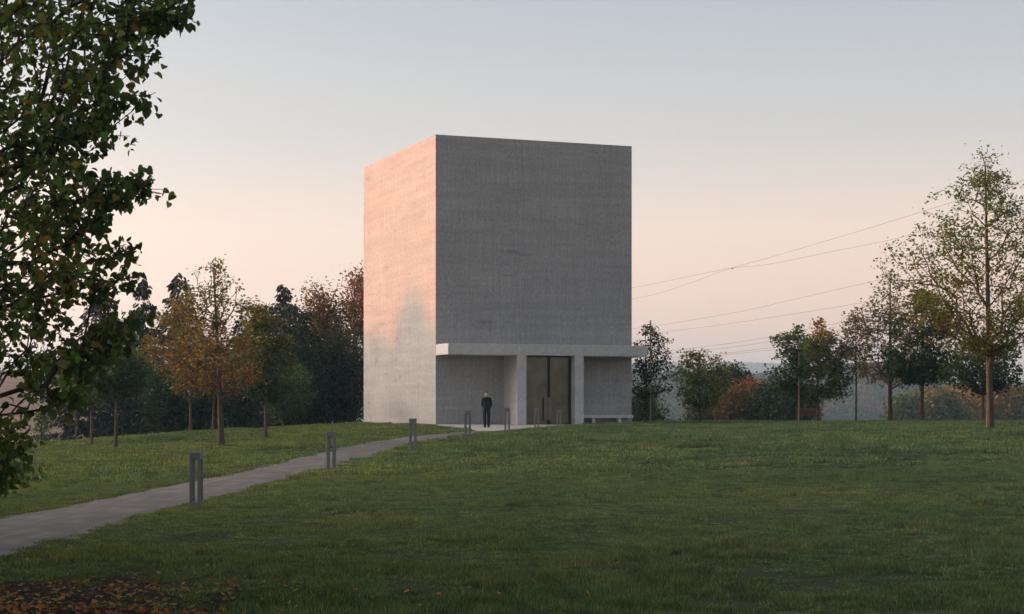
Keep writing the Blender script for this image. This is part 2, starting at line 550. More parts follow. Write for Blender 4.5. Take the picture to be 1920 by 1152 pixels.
V = np.concatenate([pv, pz[..., None]], -1).reshape(-1, 3)
idx = np.arange(npth * nc).reshape(npth, nc)
q = np.stack([idx[:-1, :-1], idx[:-1, 1:], idx[1:, 1:], idx[1:, :-1]], -1).reshape(-1, 4)
me = mesh_np('path', V, q, True)
uv = me.uv_layers.new(name='UVMap')
vi = q.ravel()
along = np.concatenate([[0], np.cumsum(np.linalg.norm(np.diff(pv[:, 4], axis=0), axis=1))])
UVv = np.stack([np.tile(s, npth), np.repeat(along, nc)], 1)[vi]
uv.data.foreach_set('uv', UVv.ravel())
tag(link('path', me, None, [path_mat()]), kind='structure')

# ------------------------------------------------------------------ forecourt slab
bm = bmesh.new()
top = [bm.verts.new((x, y, float(tps(np.array(x), np.array(y))) + 0.035)) for x, y in FC]
f = bm.faces.new(top)
if f.normal.z < 0: bmesh.ops.reverse_faces(bm, faces=[f])
bm.normal_update()
r = bmesh.ops.extrude_face_region(bm, geom=[f])
for v in r['geom']:
    if isinstance(v, bmesh.types.BMVert): v.co.z -= 0.25
bmesh.ops.triangulate(bm, faces=bm.faces[:])
bmesh.ops.recalc_face_normals(bm, faces=bm.faces)
me = bpy.data.meshes.new('forecourt'); bm.to_mesh(me); bm.free()
tag(link('forecourt', me, None, [plain('forecourt_concrete', (0.33, 0.315, 0.30), 0.85, 0.22, 1.6, bmp=0.1)]), kind='structure')

# ------------------------------------------------------------------ chapel-like concrete block
rot = Matrix(((VD[0], UD[0], 0, 0), (VD[1], UD[1], 0, 0), (0, 0, 1, 0), (0, 0, 0, 1)))
chapel = bpy.data.objects.new('concrete_building', None)
COL.objects.link(chapel)
chapel.empty_display_size = 1
chapel.matrix_world = Matrix.Translation((BA[0], BA[1], 0)) @ rot
tag(chapel, 'tall windowless concrete block with low canopy and metal door beside the path', 'building')
# local frame: x along the front, y into the depth (front plane y=0), z up
D = 1.94
CB, CT = 3.54, 4.10
# main block with a slightly recessed parapet top
bm = bmesh.new()
def ring(x0, y0, x1, y1, z):
    return [bm.verts.new(p) for p in ((x0, y0, z), (x1, y0, z), (x1, y1, z), (x0, y1, z))]
a = ring(0, 0, BW, BL, -0.6); b_ = ring(0, 0, BW, BL, BH)
c_ = ring(0.35, 0.35, BW - 0.35, BL - 0.35, BH); d_ = ring(0.35, 0.35, BW - 0.35, BL - 0.35, BH - 0.5)
for r0, r1 in ((a, b_), (b_, c_), (c_, d_)):
    for i in range(4):
        bm.faces.new((r0[i], r0[(i + 1) % 4], r1[(i + 1) % 4], r1[i]))
bm.faces.new(d_); bm.faces.new(list(reversed(a)))
bmesh.ops.recalc_face_normals(bm, faces=bm.faces)
ed = [e for e in bm.edges if abs(e.verts[0].co.z - e.verts[1].co.z) > 1 and e.verts[0].co.x in (0, BW) and e.verts[0].co.y in (0, BL)]
bmesh.ops.bevel(bm, geom=ed, offset=0.012, segments=1, affect='EDGES')
me = bpy.data.meshes.new('wall'); bm.to_mesh(me); bm.free()
wall = link('wall', me, chapel, [M['concrete']])
# canopy
MB().box((0, -D, CB), (BW, -0.002, CT)).build('canopy', M['concrete_trim'], chapel, bevel=0.012)
# portal piers: pixel columns on the canopy front plane
def u_of(px, yoff):
    # local x where the vertical plane local y=yoff meets pixel column px
    o = BA + UD * yoff
    k = (px - CX) / F
    return (k * o[1] - o[0]) / (VD[0] - k * VD[1])
pl0, pl1 = u_of(970, -D), u_of(987.2, -D)
pr0, pr1 = u_of(1078, -D), u_of(1094.6, -D)
EPS = 0.003
MB().box((pl0, -D + EPS, -0.5), (pl1, -0.002, CB - 0.002)).build('pier', M['concrete_trim'], chapel, bevel=0.01)
MB().box((pr0, -D + EPS, -0.5), (pr1, -0.002, CB - 0.002)).build('pier', M['concrete_trim'], chapel, bevel=0.01)
# door set back in the portal
dy = -D + 0.46
x0, x1 = pl1 + 0.002, pr0 - 0.002
zc_ = 0.03
MB().box((x0, dy + 0.10, zc_), (x1, dy + 0.18, CB - 0.004)).build('door_backing', M['bronze_dark'], chapel)
fr = MB()
fr.box((x0, dy, zc_), (x0 + 0.05, dy + 0.09, CB - 0.004)).box((x1 - 0.16, dy + 0.05, zc_), (x1, dy + 0.09, CB - 0.004))
fr.box((x0 + 0.055, dy, CB - 0.06), (x1 - 0.165, dy + 0.09, CB - 0.004)).build('door_frame', M['bronze_dark'], chapel)
g0, g1 = u_of(1026, dy), u_of(1032, dy)
def leaf_door(a, b2, ha, hb):
    zs = EYE - (745 - HY) / F * 90
    lo, hi = u_of(ha, dy - 0.05), u_of(hb, dy - 0.05)
    o = MB().box((a, dy + 0.02, zc_ + 0.02), (b2, dy + 0.085, zs - 0.004)).build('door', M['bronze'], chapel, bevel=0.004)
    MB().box((a, dy + 0.02, zs + 0.004), (b2, dy + 0.085, CB - 0.07)).build('door_upper_panel', M['bronze'], chapel, bevel=0.004)
    h = MB()
    z0h, z1h = EYE - (788.5 - HY) / F * 90, zs - 0.01
    h.box((lo, dy - 0.10, z0h), (hi, dy - 0.06, z1h))
    h.box((lo + 0.03, dy - 0.06, z0h + 0.2), (lo + 0.06, dy + 0.02, z0h + 0.25)).box((lo + 0.03, dy - 0.06, z1h - 0.25), (lo + 0.06, dy + 0.02, z1h - 0.2))
    h.build('handle', M['bronze_light'], o, bevel=0.003)
leaf_door(x0 + 0.055, g0, 1019, 1026.2)
leaf_door(g1, x1 - 0.165, 1027, 1034)
# concrete bench in the right recess
bx0, bx1 = pr1 + 0.002, u_of(1187.5, -0.55)
zb1 = 0.50; zb0 = 0.34
cb = chapel
bo = MB().box((bx0, -0.55, zb0), (bx1, -0.004, zb1)).build('bench_slab', M['concrete_trim'], chapel, bevel=0.008)
for pa, pb in ((1110.5, 1116), (1159, 1165)):
    MB().box((u_of(pa, -0.5), -0.5, -0.3), (u_of(pb, -0.5), -0.05, zb0 - 0.002)).build('bench_leg', M['concrete_trim'], chapel)

# ------------------------------------------------------------------ path bollards
def make_bollard(root):
    H, S, T = 1.0, 0.20, 0.045
    for sx_ in (0, 1):
        for sy_ in (0, 1):
            ax = -S / 2 + sx_ * (S - T); ay = -S / 2 + sy_ * (S - T)
            MB().box((ax, ay, 0.09), (ax + T, ay + T, H - 0.132)).build('post', M['bollard'], root, bevel=0.003)
    cap = MB().box((-S / 2, -S / 2, H - 0.13), (S / 2, S / 2, H)).build('cap', M['bollard'], root, bevel=0.004)
    MB().box((-S / 2 + 0.05, -S / 2 + 0.05, H - 0.142), (S / 2 - 0.05, S / 2 - 0.05, H - 0.1305)).build('lamp_glass', M['lamp_glass'], cap)
    MB().box((-S / 2, -S / 2, -0.25), (S / 2, S / 2, 0.0885)).build('base', M['bollard'], root, bevel=0.004)
def copy_thing(src, name=None):
    c = src.copy(); COL.objects.link(c)
    for ch in src.children:
        k = ch.copy(); COL.objects.link(k); k.parent = c
        for g in ch.children:
            s2 = g.copy(); COL.objects.link(s2); s2.parent = k
    return c
bol_spots = [(368, 32.5, 848, 'grey slotted metal bollard nearest the leaf-strewn corner, largest of the row'),
             (621, 44.2, 809, 'grey slotted metal bollard, second along the path from the largest one'),
             (774, 54.3, 785, 'grey slotted metal bollard on the path edge in front of the pale side wall'),
             (877, 61.0, 770.5, 'grey slotted metal bollard just left of the standing man'),
             (951, 72.0, 765, 'grey slotted metal bollard just right of the standing man'),
             (1006, 81.5, 765, 'grey slotted metal bollard in front of the left door leaf'),
             (1048, 87.0, 768, 'smallest grey slotted metal bollard, in front of the right door leaf')]
bol0 = None
for px, Y, ytop, lab in bol_spots:
    p = W(px, ytop, Y)
    if bol0 is None:
        bol0 = empty('path_bollard', (0, 0, 0)); make_bollard(bol0); o = bol0
    else:
        o = copy_thing(bol0)
    o.location = (p.x, p.y, p.z - 1.0)
    o.rotation_euler = (0, 0, R(-9))
    tag(o, lab, 'bollard', 'bollards along the path')

# ------------------------------------------------------------------ trees
def arr(c): return np.array(c, float)
GREEN, DKGREEN, YEL, ORG, RUST, BRN = arr((.056, .086, .020)), arr((.025, .046, .018)), arr((.19, .155, .025)), arr((.27, .135, .022)), arr((.19, .082, .022)), arr((.10, .07, .030))

def tubes(nodes, par, rad, sides=5):
    par = np.asarray(par)
    ch = np.where(par >= 0)[0]
    P0 = nodes[par[ch]]; P1 = nodes[ch]
    r1 = rad[ch]; r0 = np.minimum(rad[par[ch]], r1 * 1.35 + 0.002)
    t = P1 - P0
    ln = np.linalg.norm(t, axis=1, keepdims=True); ok = ln[:, 0] > 1e-5
    P0, P1, r0, r1, t, ln = P0[ok], P1[ok], r0[ok], r1[ok], t[ok], ln[ok]
    t = t / ln
    ref = np.where(np.abs(t[:, 2:3]) > 0.9, np.array([[1., 0, 0]]), np.array([[0, 0, 1.]]))
    u = np.cross(t, ref); u /= np.linalg.norm(u, axis=1, keepdims=True); w = np.cross(t, u)
    P1 = P1 + t * r1[:, None] * 0.5
    a = np.arange(sides) * 2 * np.pi / sides
    ca, sa = np.cos(a), np.sin(a)
    d = u[:, None] * ca[None, :, None] + w[:, None] * sa[None, :, None]
    lo = P0[:, None] + d * r0[:, None, None]; hi = P1[:, None] + d * r1[:, None, None]
    V = np.concatenate([lo, hi], 1).reshape(-1, 3)
    base = (np.arange(len(P0)) * 2 * sides)[:, None]
    k = np.arange(sides); k2 = (k + 1) % sides
    f = np.stack([base + k, base + k2, base + sides + k2, base + sides + k], -1).reshape(-1, 4)
    return V, f

def grow(att, trunk, step=0.35, droop=0.0, up=1.0, plw=0.25):
    """connect attractor points to the trunk polyline as a branching tree"""
    nodes = [np.array(p, float) for p in trunk]; par = [-1] + list(range(len(trunk) - 1))
    plen = [0.0]
    for i in range(1, len(trunk)): plen.append(plen[-1] + np.linalg.norm(nodes[i] - nodes[i - 1]))
    tr = np.array(trunk)
    d0 = np.min(np.linalg.norm(att[:, None] - tr[None], axis=2), axis=1)
    order = np.argsort(d0)
    cap = 60000
    NA = np.zeros((cap, 3)); PLn = np.zeros(cap); n = len(nodes)
    NA[:n] = nodes; PLn[:n] = plen
    par = par + [0] * (cap - n)
    tips = []
    for i in order:
        a = att[i]
        d = NA[:n] - a
        dist = np.sqrt((d ** 2).sum(1))
        pen = np.maximum(0, d[:, 2]) * up + np.maximum(0, (-d[:, 2]) - dist * 0.93) * 0.5
        cost = dist + plw * PLn[:n] + pen
        j = int(np.argmin(cost))
        L_ = dist[j]
        k = max(1, int(L_ / step))
        p0 = NA[j].copy(); prev = j
        wob = rng.normal(0, 0.05 * L_, 3)
        for s_ in range(1, k + 1):
            f_ = s_ / k
            p = p0 * (1 - f_) + a * f_ + wob * math.sin(math.pi * f_)
            p[2] += droop * L_ * math.sin(math.pi * f_)
            NA[n] = p; PLn[n] = PLn[prev] + L_ / k; par[n] = prev; prev = n; n += 1
        tips.append(prev)
    return NA[:n].copy(), np.array(par[:n]), np.array(tips)

def pipe_radius(par, tips, r_tip, r_base, n_trunk, expo=2.4):
    n = len(par); w = np.zeros(n); w[tips] = 1
    for i in range(n - 1, 0, -1):
        if w[i] == 0: w[i] = 1
        w[par[i]] += w[i] if par[i] >= 0 else 0
    r = r_tip * w ** (1 / expo)
    k = r_base / r[0]
    f = np.clip((r - r_tip) / max(r[0] - r_tip, 1e-6), 0, 1)
    return r * (1 + (k - 1) * f)

LEAF_T = {  # outline templates in leaf plane (x across, y along), z fold
    'quad': (np.array([(0, 0, 0), (.5, .45, .10), (0, 1, 0), (-.5, .45, .10)]), [np.array([(0, 1, 2, 3)])]),
    'heart': (np.array([(0, 0.06, 0), (.28, -.06, .05), (.52, .22, .10), (.36, .66, .07), (0, 1.05, -.06), (-.36, .66, .07), (-.52, .22, .10), (-.28, -.06, .05)]),
              [np.array([(0, 1, 2, 3), (0, 7, 6, 5)][0:1] + [(0, 5, 6, 7)]), np.array([(0, 3, 4), (0, 4, 5)])]),
}
def leaves_mesh(name, P, size, cols, kind='quad', up=0.5, hang=0.3):
    n = len(P)
    T, F_ = LEAF_T[kind]
    nrm = rng.normal(size=(n, 3)); nrm[:, 2] = np.abs(nrm[:, 2]) + up; nrm /= np.linalg.norm(nrm, axis=1, keepdims=True)
    d = rng.normal(size=(n, 3)); d[:, 2] -= hang
    d -= nrm * (d * nrm).sum(1, keepdims=True); d /= np.linalg.norm(d, axis=1, keepdims=True)
    x = np.cross(d, nrm)
    s = size * rng.uniform(0.45, 1.3, n)
    wf = rng.uniform(0.75, 1.1, n)
    V = P[:, None] + (x[:, None] * T[None, :, 0:1] * wf[:, None, None] + d[:, None] * T[None, :, 1:2] + nrm[:, None] * T[None, :, 2:3]) * s[:, None, None]
    k = len(T)
    faces = [(np.arange(n)[:, None, None] * k + f[None]).reshape(-1, f.shape[1]) for f in F_]
    return mesh_np(name, V.reshape(-1, 3), faces, False, np.repeat(cols, k, 0))

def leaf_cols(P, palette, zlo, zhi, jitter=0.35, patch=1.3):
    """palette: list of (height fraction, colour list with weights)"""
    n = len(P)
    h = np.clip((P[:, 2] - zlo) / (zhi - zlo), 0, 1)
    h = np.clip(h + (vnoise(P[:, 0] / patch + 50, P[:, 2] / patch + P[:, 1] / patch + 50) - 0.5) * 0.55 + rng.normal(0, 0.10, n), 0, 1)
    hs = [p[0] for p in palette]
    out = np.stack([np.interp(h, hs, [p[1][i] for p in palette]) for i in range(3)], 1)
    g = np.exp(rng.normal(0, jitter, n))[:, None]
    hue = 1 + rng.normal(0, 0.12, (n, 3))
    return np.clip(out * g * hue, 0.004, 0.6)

def crown_points(n, cx, cy, prof, zlo, zhi, depth=1.0, shell=0.55, lumps=9, lump_amp=0.45):
    """prof: list of (z, left, right) radii profile in world x; volume is roughly round"""
    prof = sorted(prof); zs = [p[0] for p in prof]; ls = [p[1] for p in prof]; rs = [p[2] for p in prof]
    out = []
    lump = rng.normal(size=(lumps, 3)); lump /= np.linalg.norm(lump, axis=1, keepdims=True)
    while len(out) < n:
        z = rng.uniform(zlo, zhi, n); a = rng.uniform(0, 2 * np.pi, n)
        r = rng.random(n) ** shell
        L_ = np.interp(z, zs, ls); R_ = np.interp(z, zs, rs)
        mid = (L_ + R_) / 2; half = (R_ - L_) / 2
        dirs = np.stack([np.cos(a), np.sin(a), (z - (zlo + zhi) / 2) / (zhi - zlo) * 2], 1); dirs /= np.linalg.norm(dirs, axis=1, keepdims=True)
        amp = 1 + lump_amp * (np.max(dirs @ lump.T, axis=1) - 0.75) * 2
        x = cx + mid + half * r * np.cos(a) * amp; y = cy + half * depth * r * np.sin(a) * amp
        keep = rng.random(n) < np.clip(half / (max(rs) - min(ls)) * 2.2, 0.05, 1)
        out.extend(np.stack([x, y, z], 1)[keep].tolist())
    return np.array(out[:n])

def bough_points(n, cx, cy, prof, zlo, zhi, depth=1.0, K=30):
    """points strung along K rising boughs that end on the crown profile, so sprays and gaps appear"""
    prof = sorted(prof); zs = [p[0] for p in prof]; ls = [p[1] for p in prof]; rs = [p[2] for p in prof]
    out = []
    wmax = max((b - a) / 2 for a, b in zip(ls, rs))
    k = 0
    per = max(3, n // K)
    while len(out) < n:
        ze = rng.uniform(zlo, zhi)
        L_ = np.interp(ze, zs, ls); R_ = np.interp(ze, zs, rs)
        half = (R_ - L_) / 2; mid = (L_ + R_) / 2
        if rng.random() > half / wmax * 1.2 + 0.12: continue
        a = k * 2.39996 + rng.normal(0, .25); k += 1
        e = np.array((cx + mid + half * math.cos(a) * rng.uniform(.86, 1.1), cy + half * depth * math.sin(a), ze))
        s0 = np.array((cx, cy, max(zlo - 0.1, ze - half * rng.uniform(0.45, 0.95))))
        m = int(per * (0.35 + 0.9 * half / wmax)) + 2
        t = rng.uniform(0.22, 1.0, m) ** 0.75
        sp = (0.05 + 0.13 * np.sin(np.pi * np.clip(t, 0, 1)) + 0.04) * max(half, wmax * .3)
        P = s0 + (e - s0) * t[:, None] + rng.normal(size=(m, 3)) * sp[:, None] * np.array((1, 1, .7))
        out.extend(P.tolist())
    return np.array(out[:n])
TREES = {}
GW_ = 'trees of the wood behind the lawn'
def park_tree(name, label, px, pybase, Y, prof_px, n_att, n_leaf, leaf, palette, r_px, bark='bark', group=None, top_px=None, clump=0.28,
              shell=0.55, hang=0.3, cat='tree', ring=False, bare=0.0, trunk_top=None, lean=0.0, depth=1.0, step=0.35, r_tip=0.006, kind='quad', plw=0.25, base_z=None, needle=False):
    """prof_px: list of (py, left px, right px) of the crown outline; everything converted to metres at distance Y"""
    base = W(px, pybase, Y)
    gz = float(ground_z(np.array(base.x), np.array(base.y)))
    if base_z is None: base_z = min(base.z, gz + 0.02) if abs(base.z - gz) < 0.5 else gz
    base.z = base_z
    prof = []
    for py, l, r_ in prof_px:
        z = EYE - (py - HY) / F * Y
        prof.append((z, (l - px) / F * Y, (r_ - px) / F * Y))
    zlo = min(p[0] for p in prof); zhi = max(p[0] for p in prof)
    root = empty(name, base, label, cat, group)
    bx, by = base.x, base.y
    tt = zhi - 0.06 * (zhi - zlo) if trunk_top is None else EYE - (trunk_top - HY) / F * Y
    nt_ = 14
    trunk = []
    w1, w2 = rng.uniform(-1, 1, 2)
    for i in range(nt_):
        f_ = i / (nt_ - 1)
        trunk.append((lean * f_ + 0.05 * w1 * math.sin(f_ * 5) * f_, 0.05 * w2 * math.sin(f_ * 4) * f_, (tt - base.z) * f_))
    if shell == 0.55:
        n1 = int(n_att * 0.8)
        att = np.concatenate([bough_points(n1, bx, by, prof, zlo, zhi, depth, 24 + n_att // 18), crown_points(n_att - n1, bx, by, prof, zlo, zhi, depth, shell, lump_amp=.2)]) - np.array(base)
    else:
        att = crown_points(n_att, bx, by, prof, zlo, zhi, depth, shell) - np.array(base)
    nodes, par, tips = grow(att, trunk, step, droop=0.04, plw=plw)
    rb = r_px / 2 / F * Y
    rad = pipe_radius(par, tips, r_tip, rb, nt_)
    rad[:nt_] = np.linspace(rb * 1.05, max(rb * 0.22, r_tip * 2), nt_)
    rad[0] = rb * 1.35
    V, f_ = tubes(nodes, par, rad, 6)
    me = mesh_np('trunk', V, f_, True)
    link('trunk', me, root, [M[bark]])
    # leaves near tips and along the outer twigs
    n_nodes = len(nodes)
    thin = np.where(rad < r_tip * 3.2)[0]; thin = thin[thin >= nt_]
    live = tips[rng.random(len(tips)) >= bare]
    anchors = np.concatenate([live, live, live, rng.choice(thin, size=max(1, len(thin)))])
    ai = rng.choice(anchors, n_leaf)
    P = nodes[ai] + rng.normal(0, clump, (n_leaf, 3)) * np.array((1, 1, 0.8))
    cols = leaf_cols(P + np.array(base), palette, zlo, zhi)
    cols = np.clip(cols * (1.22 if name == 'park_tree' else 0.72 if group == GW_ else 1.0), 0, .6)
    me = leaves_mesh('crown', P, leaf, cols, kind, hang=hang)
    link('crown', me, root, [M['needle' if needle else 'leaf']])
    if ring:
        bmr = bmesh.new()
        bmesh.ops.create_circle(bmr, cap_ends=True, segments=20, radius=0.55)
        for v in bmr.verts:
            v.co.x *= 1 + 0.15 * math.sin(v.co.y * 9); v.co.z = 0.045
        bmesh.ops.extrude_face_region(bmr, geom=bmr.faces[:])
        mr_ = bpy.data.meshes.new('soil_ring'); bmr.to_mesh(mr_); bmr.free()
        link('soil_ring', mr_, root, [M['soil']])
    return root


GP = 'young park trees on the lawn'
# right-hand side
park_tree('park_tree', 'tall yellowing green tree with thick bare trunk, nearest on the right of the lawn', 1857, 805, 60,
          [(290, 1840, 1852), (308, 1814, 1870), (345, 1765, 1905), (400, 1735, 1925), (440, 1690, 1960), (480, 1680, 1985), (520, 1672, 2000), (560, 1700, 2010), (600, 1755, 1990), (640, 1800, 1950), (655, 1830, 1890)],
          900, 15500, 0.10, [(0, YEL * .55), (.3, GREEN * 1.3 + YEL * .2), (.7, GREEN * 1.2), (1, GREEN * 1.1 + YEL * .25)], 13, group=GP, ring=True, lean=-0.17, clump=0.15, r_tip=0.007, plw=0.30)
park_tree('park_tree', 'dark green round-crowned tree in front of the rust-brown tree at right', 1729, 794, 96,
          [(545, 1715, 1760), (575, 1700, 1778), (610, 1672, 1788), (650, 1662, 1792), (690, 1668, 1790), (715, 1700, 1760)],
          420, 9500, 0.17, [(0, DKGREEN * 1.2), (.45, GREEN), (.8, GREEN * .7 + ORG * .35), (1, ORG * .8)], 8, group=GP, clump=0.19)
park_tree('park_tree', 'rust-brown thin-leaved tree with a straight dark trunk behind the dark green one', 1669, 794, 98,
          [(512, 1660, 1676), (545, 1638, 1700), (580, 1612, 1722), (620, 1585, 1738), (660, 1590, 1742), (690, 1612, 1730), (712, 1630, 1700)],
          520, 5200, 0.15, [(0, BRN * 1.3 + RUST * .4), (.5, BRN * 1.5), (1, BRN * 1.4 + RUST * .2)], 9, group=GP, clump=0.16, bare=0.12)
park_tree('park_tree', 'slender brown sparse tree with a very thin trunk between the bench and the rust-brown tree', 1605, 794, 104,
          [(585, 1596, 1612), (620, 1572, 1640), (660, 1570, 1645), (695, 1580, 1632), (710, 1595, 1620)],
          240, 1700, 0.15, [(0, GREEN + BRN * .6), (.5, BRN * 1.5), (1, BRN * 1.4)], 4, group=GP, clump=0.16, bare=0.2)
park_tree('park_tree', 'low spreading green tree half hidden behind the tallest trunk on the right', 1843, 795, 92,
          [(618, 1820, 1870), (640, 1795, 1905), (665, 1780, 1920), (690, 1776, 1918), (715, 1790, 1905), (728, 1820, 1870)],
          380, 5600, 0.17, [(0, DKGREEN * 1.3), (.5, GREEN * 1.1), (1, GREEN * 1.2 + YEL * .2)], 6, group=GP, clump=0.19)
park_tree('park_tree', 'green and amber tree rising behind the right end of the wooden bench', 1533, 794, 104,
          [(603, 1530, 1548), (630, 1502, 1572), (660, 1495, 1590), (700, 1492, 1592), (730, 1500, 1585), (748, 1520, 1560)],
          420, 7500, 0.17, [(0, GREEN * .8), (.5, GREEN * 1.2 + YEL * .15), (.8, GREEN + YEL * .4), (1, ORG * .4 + YEL * .5)], 5.5, group=GP, clump=0.17)
park_tree('park_tree', 'staked green tree reaching left over the dark bushes beside the bench', 1497, 795, 100,
          [(612, 1478, 1495), (640, 1436, 1508), (660, 1450, 1512), (680, 1462, 1515), (700, 1428, 1515), (712, 1452, 1512), (735, 1480, 1512), (745, 1490, 1505)],
          330, 3800, 0.16, [(0, GREEN * .9), (.5, GREEN * 1.2), (1, GREEN + YEL * .4)], 4, group=GP, clump=0.14)
park_tree('park_tree', 'yellow-green young tree standing alone right of the concrete block', 1312, 795, 101,
          [(655, 1300, 1338), (672, 1272, 1345), (700, 1264, 1362), (725, 1262, 1366), (745, 1275, 1355), (757, 1295, 1330)],
          330, 5200, 0.16, [(0, GREEN * 1.4 + YEL * .2), (.5, YEL * .75 + GREEN * .8), (1, YEL * .85 + ORG * .2)], 5, group=GP, clump=0.16)
park_tree('park_tree', 'dark wispy small-leaved tree tied to a stake at the canopy end', 1211, 795, 98,
          [(606, 1203, 1208), (625, 1204, 1252), (645, 1190, 1256), (665, 1196, 1252), (690, 1184, 1262), (715, 1182, 1266), (735, 1195, 1262), (745, 1205, 1255)],
          420, 3400, 0.13, [(0, DKGREEN), (.5, DKGREEN * 1.1), (1, GREEN * .8 + BRN * .3)], 4.5, bark='bark_dark', group=GP, clump=0.16, depth=0.9)
# left-hand side
park_tree('park_tree', 'leading left lawn tree with sparse ochre top and rusty lower leaves', 415, 838, 60,
          [(488, 372, 392), (505, 345, 450), (530, 338, 478), (560, 345, 485), (590, 365, 455), (612, 345, 440), (640, 300, 470), (680, 285, 490), (710, 330, 480), (722, 380, 440)],
          520, 4300, 0.10, [(0, RUST * 1.0 + YEL * .2), (.35, ORG * .65), (.55, YEL * .6 + BRN * .4), (1, YEL * .45 + GREEN * .8)], 12, group=GP, ring=True, lean=-0.22, clump=0.12, r_tip=0.007)
park_tree('park_tree', 'amber-leaved tree with a thin trunk left of the leading lawn tree', 357, 812, 86,
          [(552, 335, 358), (580, 305, 378), (620, 272, 398), (660, 262, 405), (700, 290, 395), (735, 320, 385)],
          300, 5600, 0.13, [(0, GREEN + YEL * .2), (.35, ORG * .5 + BRN * .3), (1, ORG * .5 + GREEN * .5)], 6, group=GP, clump=0.17)
park_tree('park_tree', 'slim dark-stemmed tree close behind the leading lawn tree', 400, 811, 85,
          [(640, 385, 415), (665, 365, 432), (700, 360, 440), (735, 372, 430)],
          200, 2600, 0.15, [(0, GREEN), (.6, RUST * .6 + YEL * .2), (1, ORG * .5)], 6, group=GP, clump=0.17)
park_tree('park_tree', 'dense green tree with orange shoulders midway between the lead tree and the pale wall', 498, 822, 73,
          [(578, 468, 492), (600, 448, 518), (630, 440, 535), (665, 436, 545), (700, 440, 548), (735, 455, 535), (752, 478, 515)],
          420, 8600, 0.13, [(0, DKGREEN * 1.2), (.45, DKGREEN * 1.3 + GREEN * .3), (.75, ORG * .45 + GREEN * .7), (1, YEL * .6 + GREEN * .4)], 7, group=GP, clump=0.17)
park_tree('park_tree', 'low round green tree tucked against the dark woodland behind the lawn', 530, 804, 96,
          [(680, 525, 548), (700, 505, 575), (730, 498, 585), (760, 502, 582), (780, 515, 560)],
          280, 5400, 0.14, [(0, DKGREEN * 1.6), (1, GREEN * 1.2)], 4.5, group=GP, clump=0.19)
park_tree('park_tree', 'deep green round tree with a bare trunk under the big overhanging branch', 217, 847, 70,
          [(640, 195, 240), (665, 165, 262), (690, 155, 272), (715, 158, 268), (738, 180, 245)],
          300, 5200, 0.13, [(0, DKGREEN * 1.3), (.6, GREEN * .9), (1, GREEN + YEL * .3)], 7.5, group=GP, ring=True, clump=0.2)
park_tree('park_tree', 'mottled green tree with leaning side bough left of the deep green one', 172, 838, 79,
          [(655, 150, 185), (680, 118, 205), (710, 112, 215), (740, 135, 205), (755, 155, 190)],
          260, 4200, 0.14, [(0, GREEN), (.6, GREEN + YEL * .2), (1, GREEN + YEL * .3)], 6.5, group=GP, clump=0.17)
park_tree('park_tree', 'thin-stemmed yellowing tree farthest left among the lawn trunks', 143, 829, 94,
          [(680, 130, 155), (705, 112, 172), (735, 110, 175), (755, 125, 160)],
          200, 2400, 0.15, [(0, YEL * .5 + GREEN), (1, YEL * .6 + GREEN * .6)], 4.5, group=GP, clump=0.17)

# stakes
def stake(px, py0, py1, Y, label, mat='stake', r=0.035):
    p0, p1 = W(px, py0, Y), W(px, py1, Y)
    root = MB().tube([(0, 0, -0.3), (0, 0, (p1 - p0).z * 0.5), (0.01, 0, (p1 - p0).z)], r, 8).build('tree_stake', M[mat], None)
    root.location = p0
    tag(root, label, 'stake')
stake(1219.5, 795, 601, 97.6, 'tall pale wooden stake poking out above the wispy tree at the canopy end', 'stake', 0.04)
stake(1497.5, 796, 640, 99.3, 'pale upright stake standing before the left end of the wooden bench', 'stake', 0.045)
stake(1340.5, 795, 767, 103, 'short red marker stake among the brown bushes', 'red', 0.04)

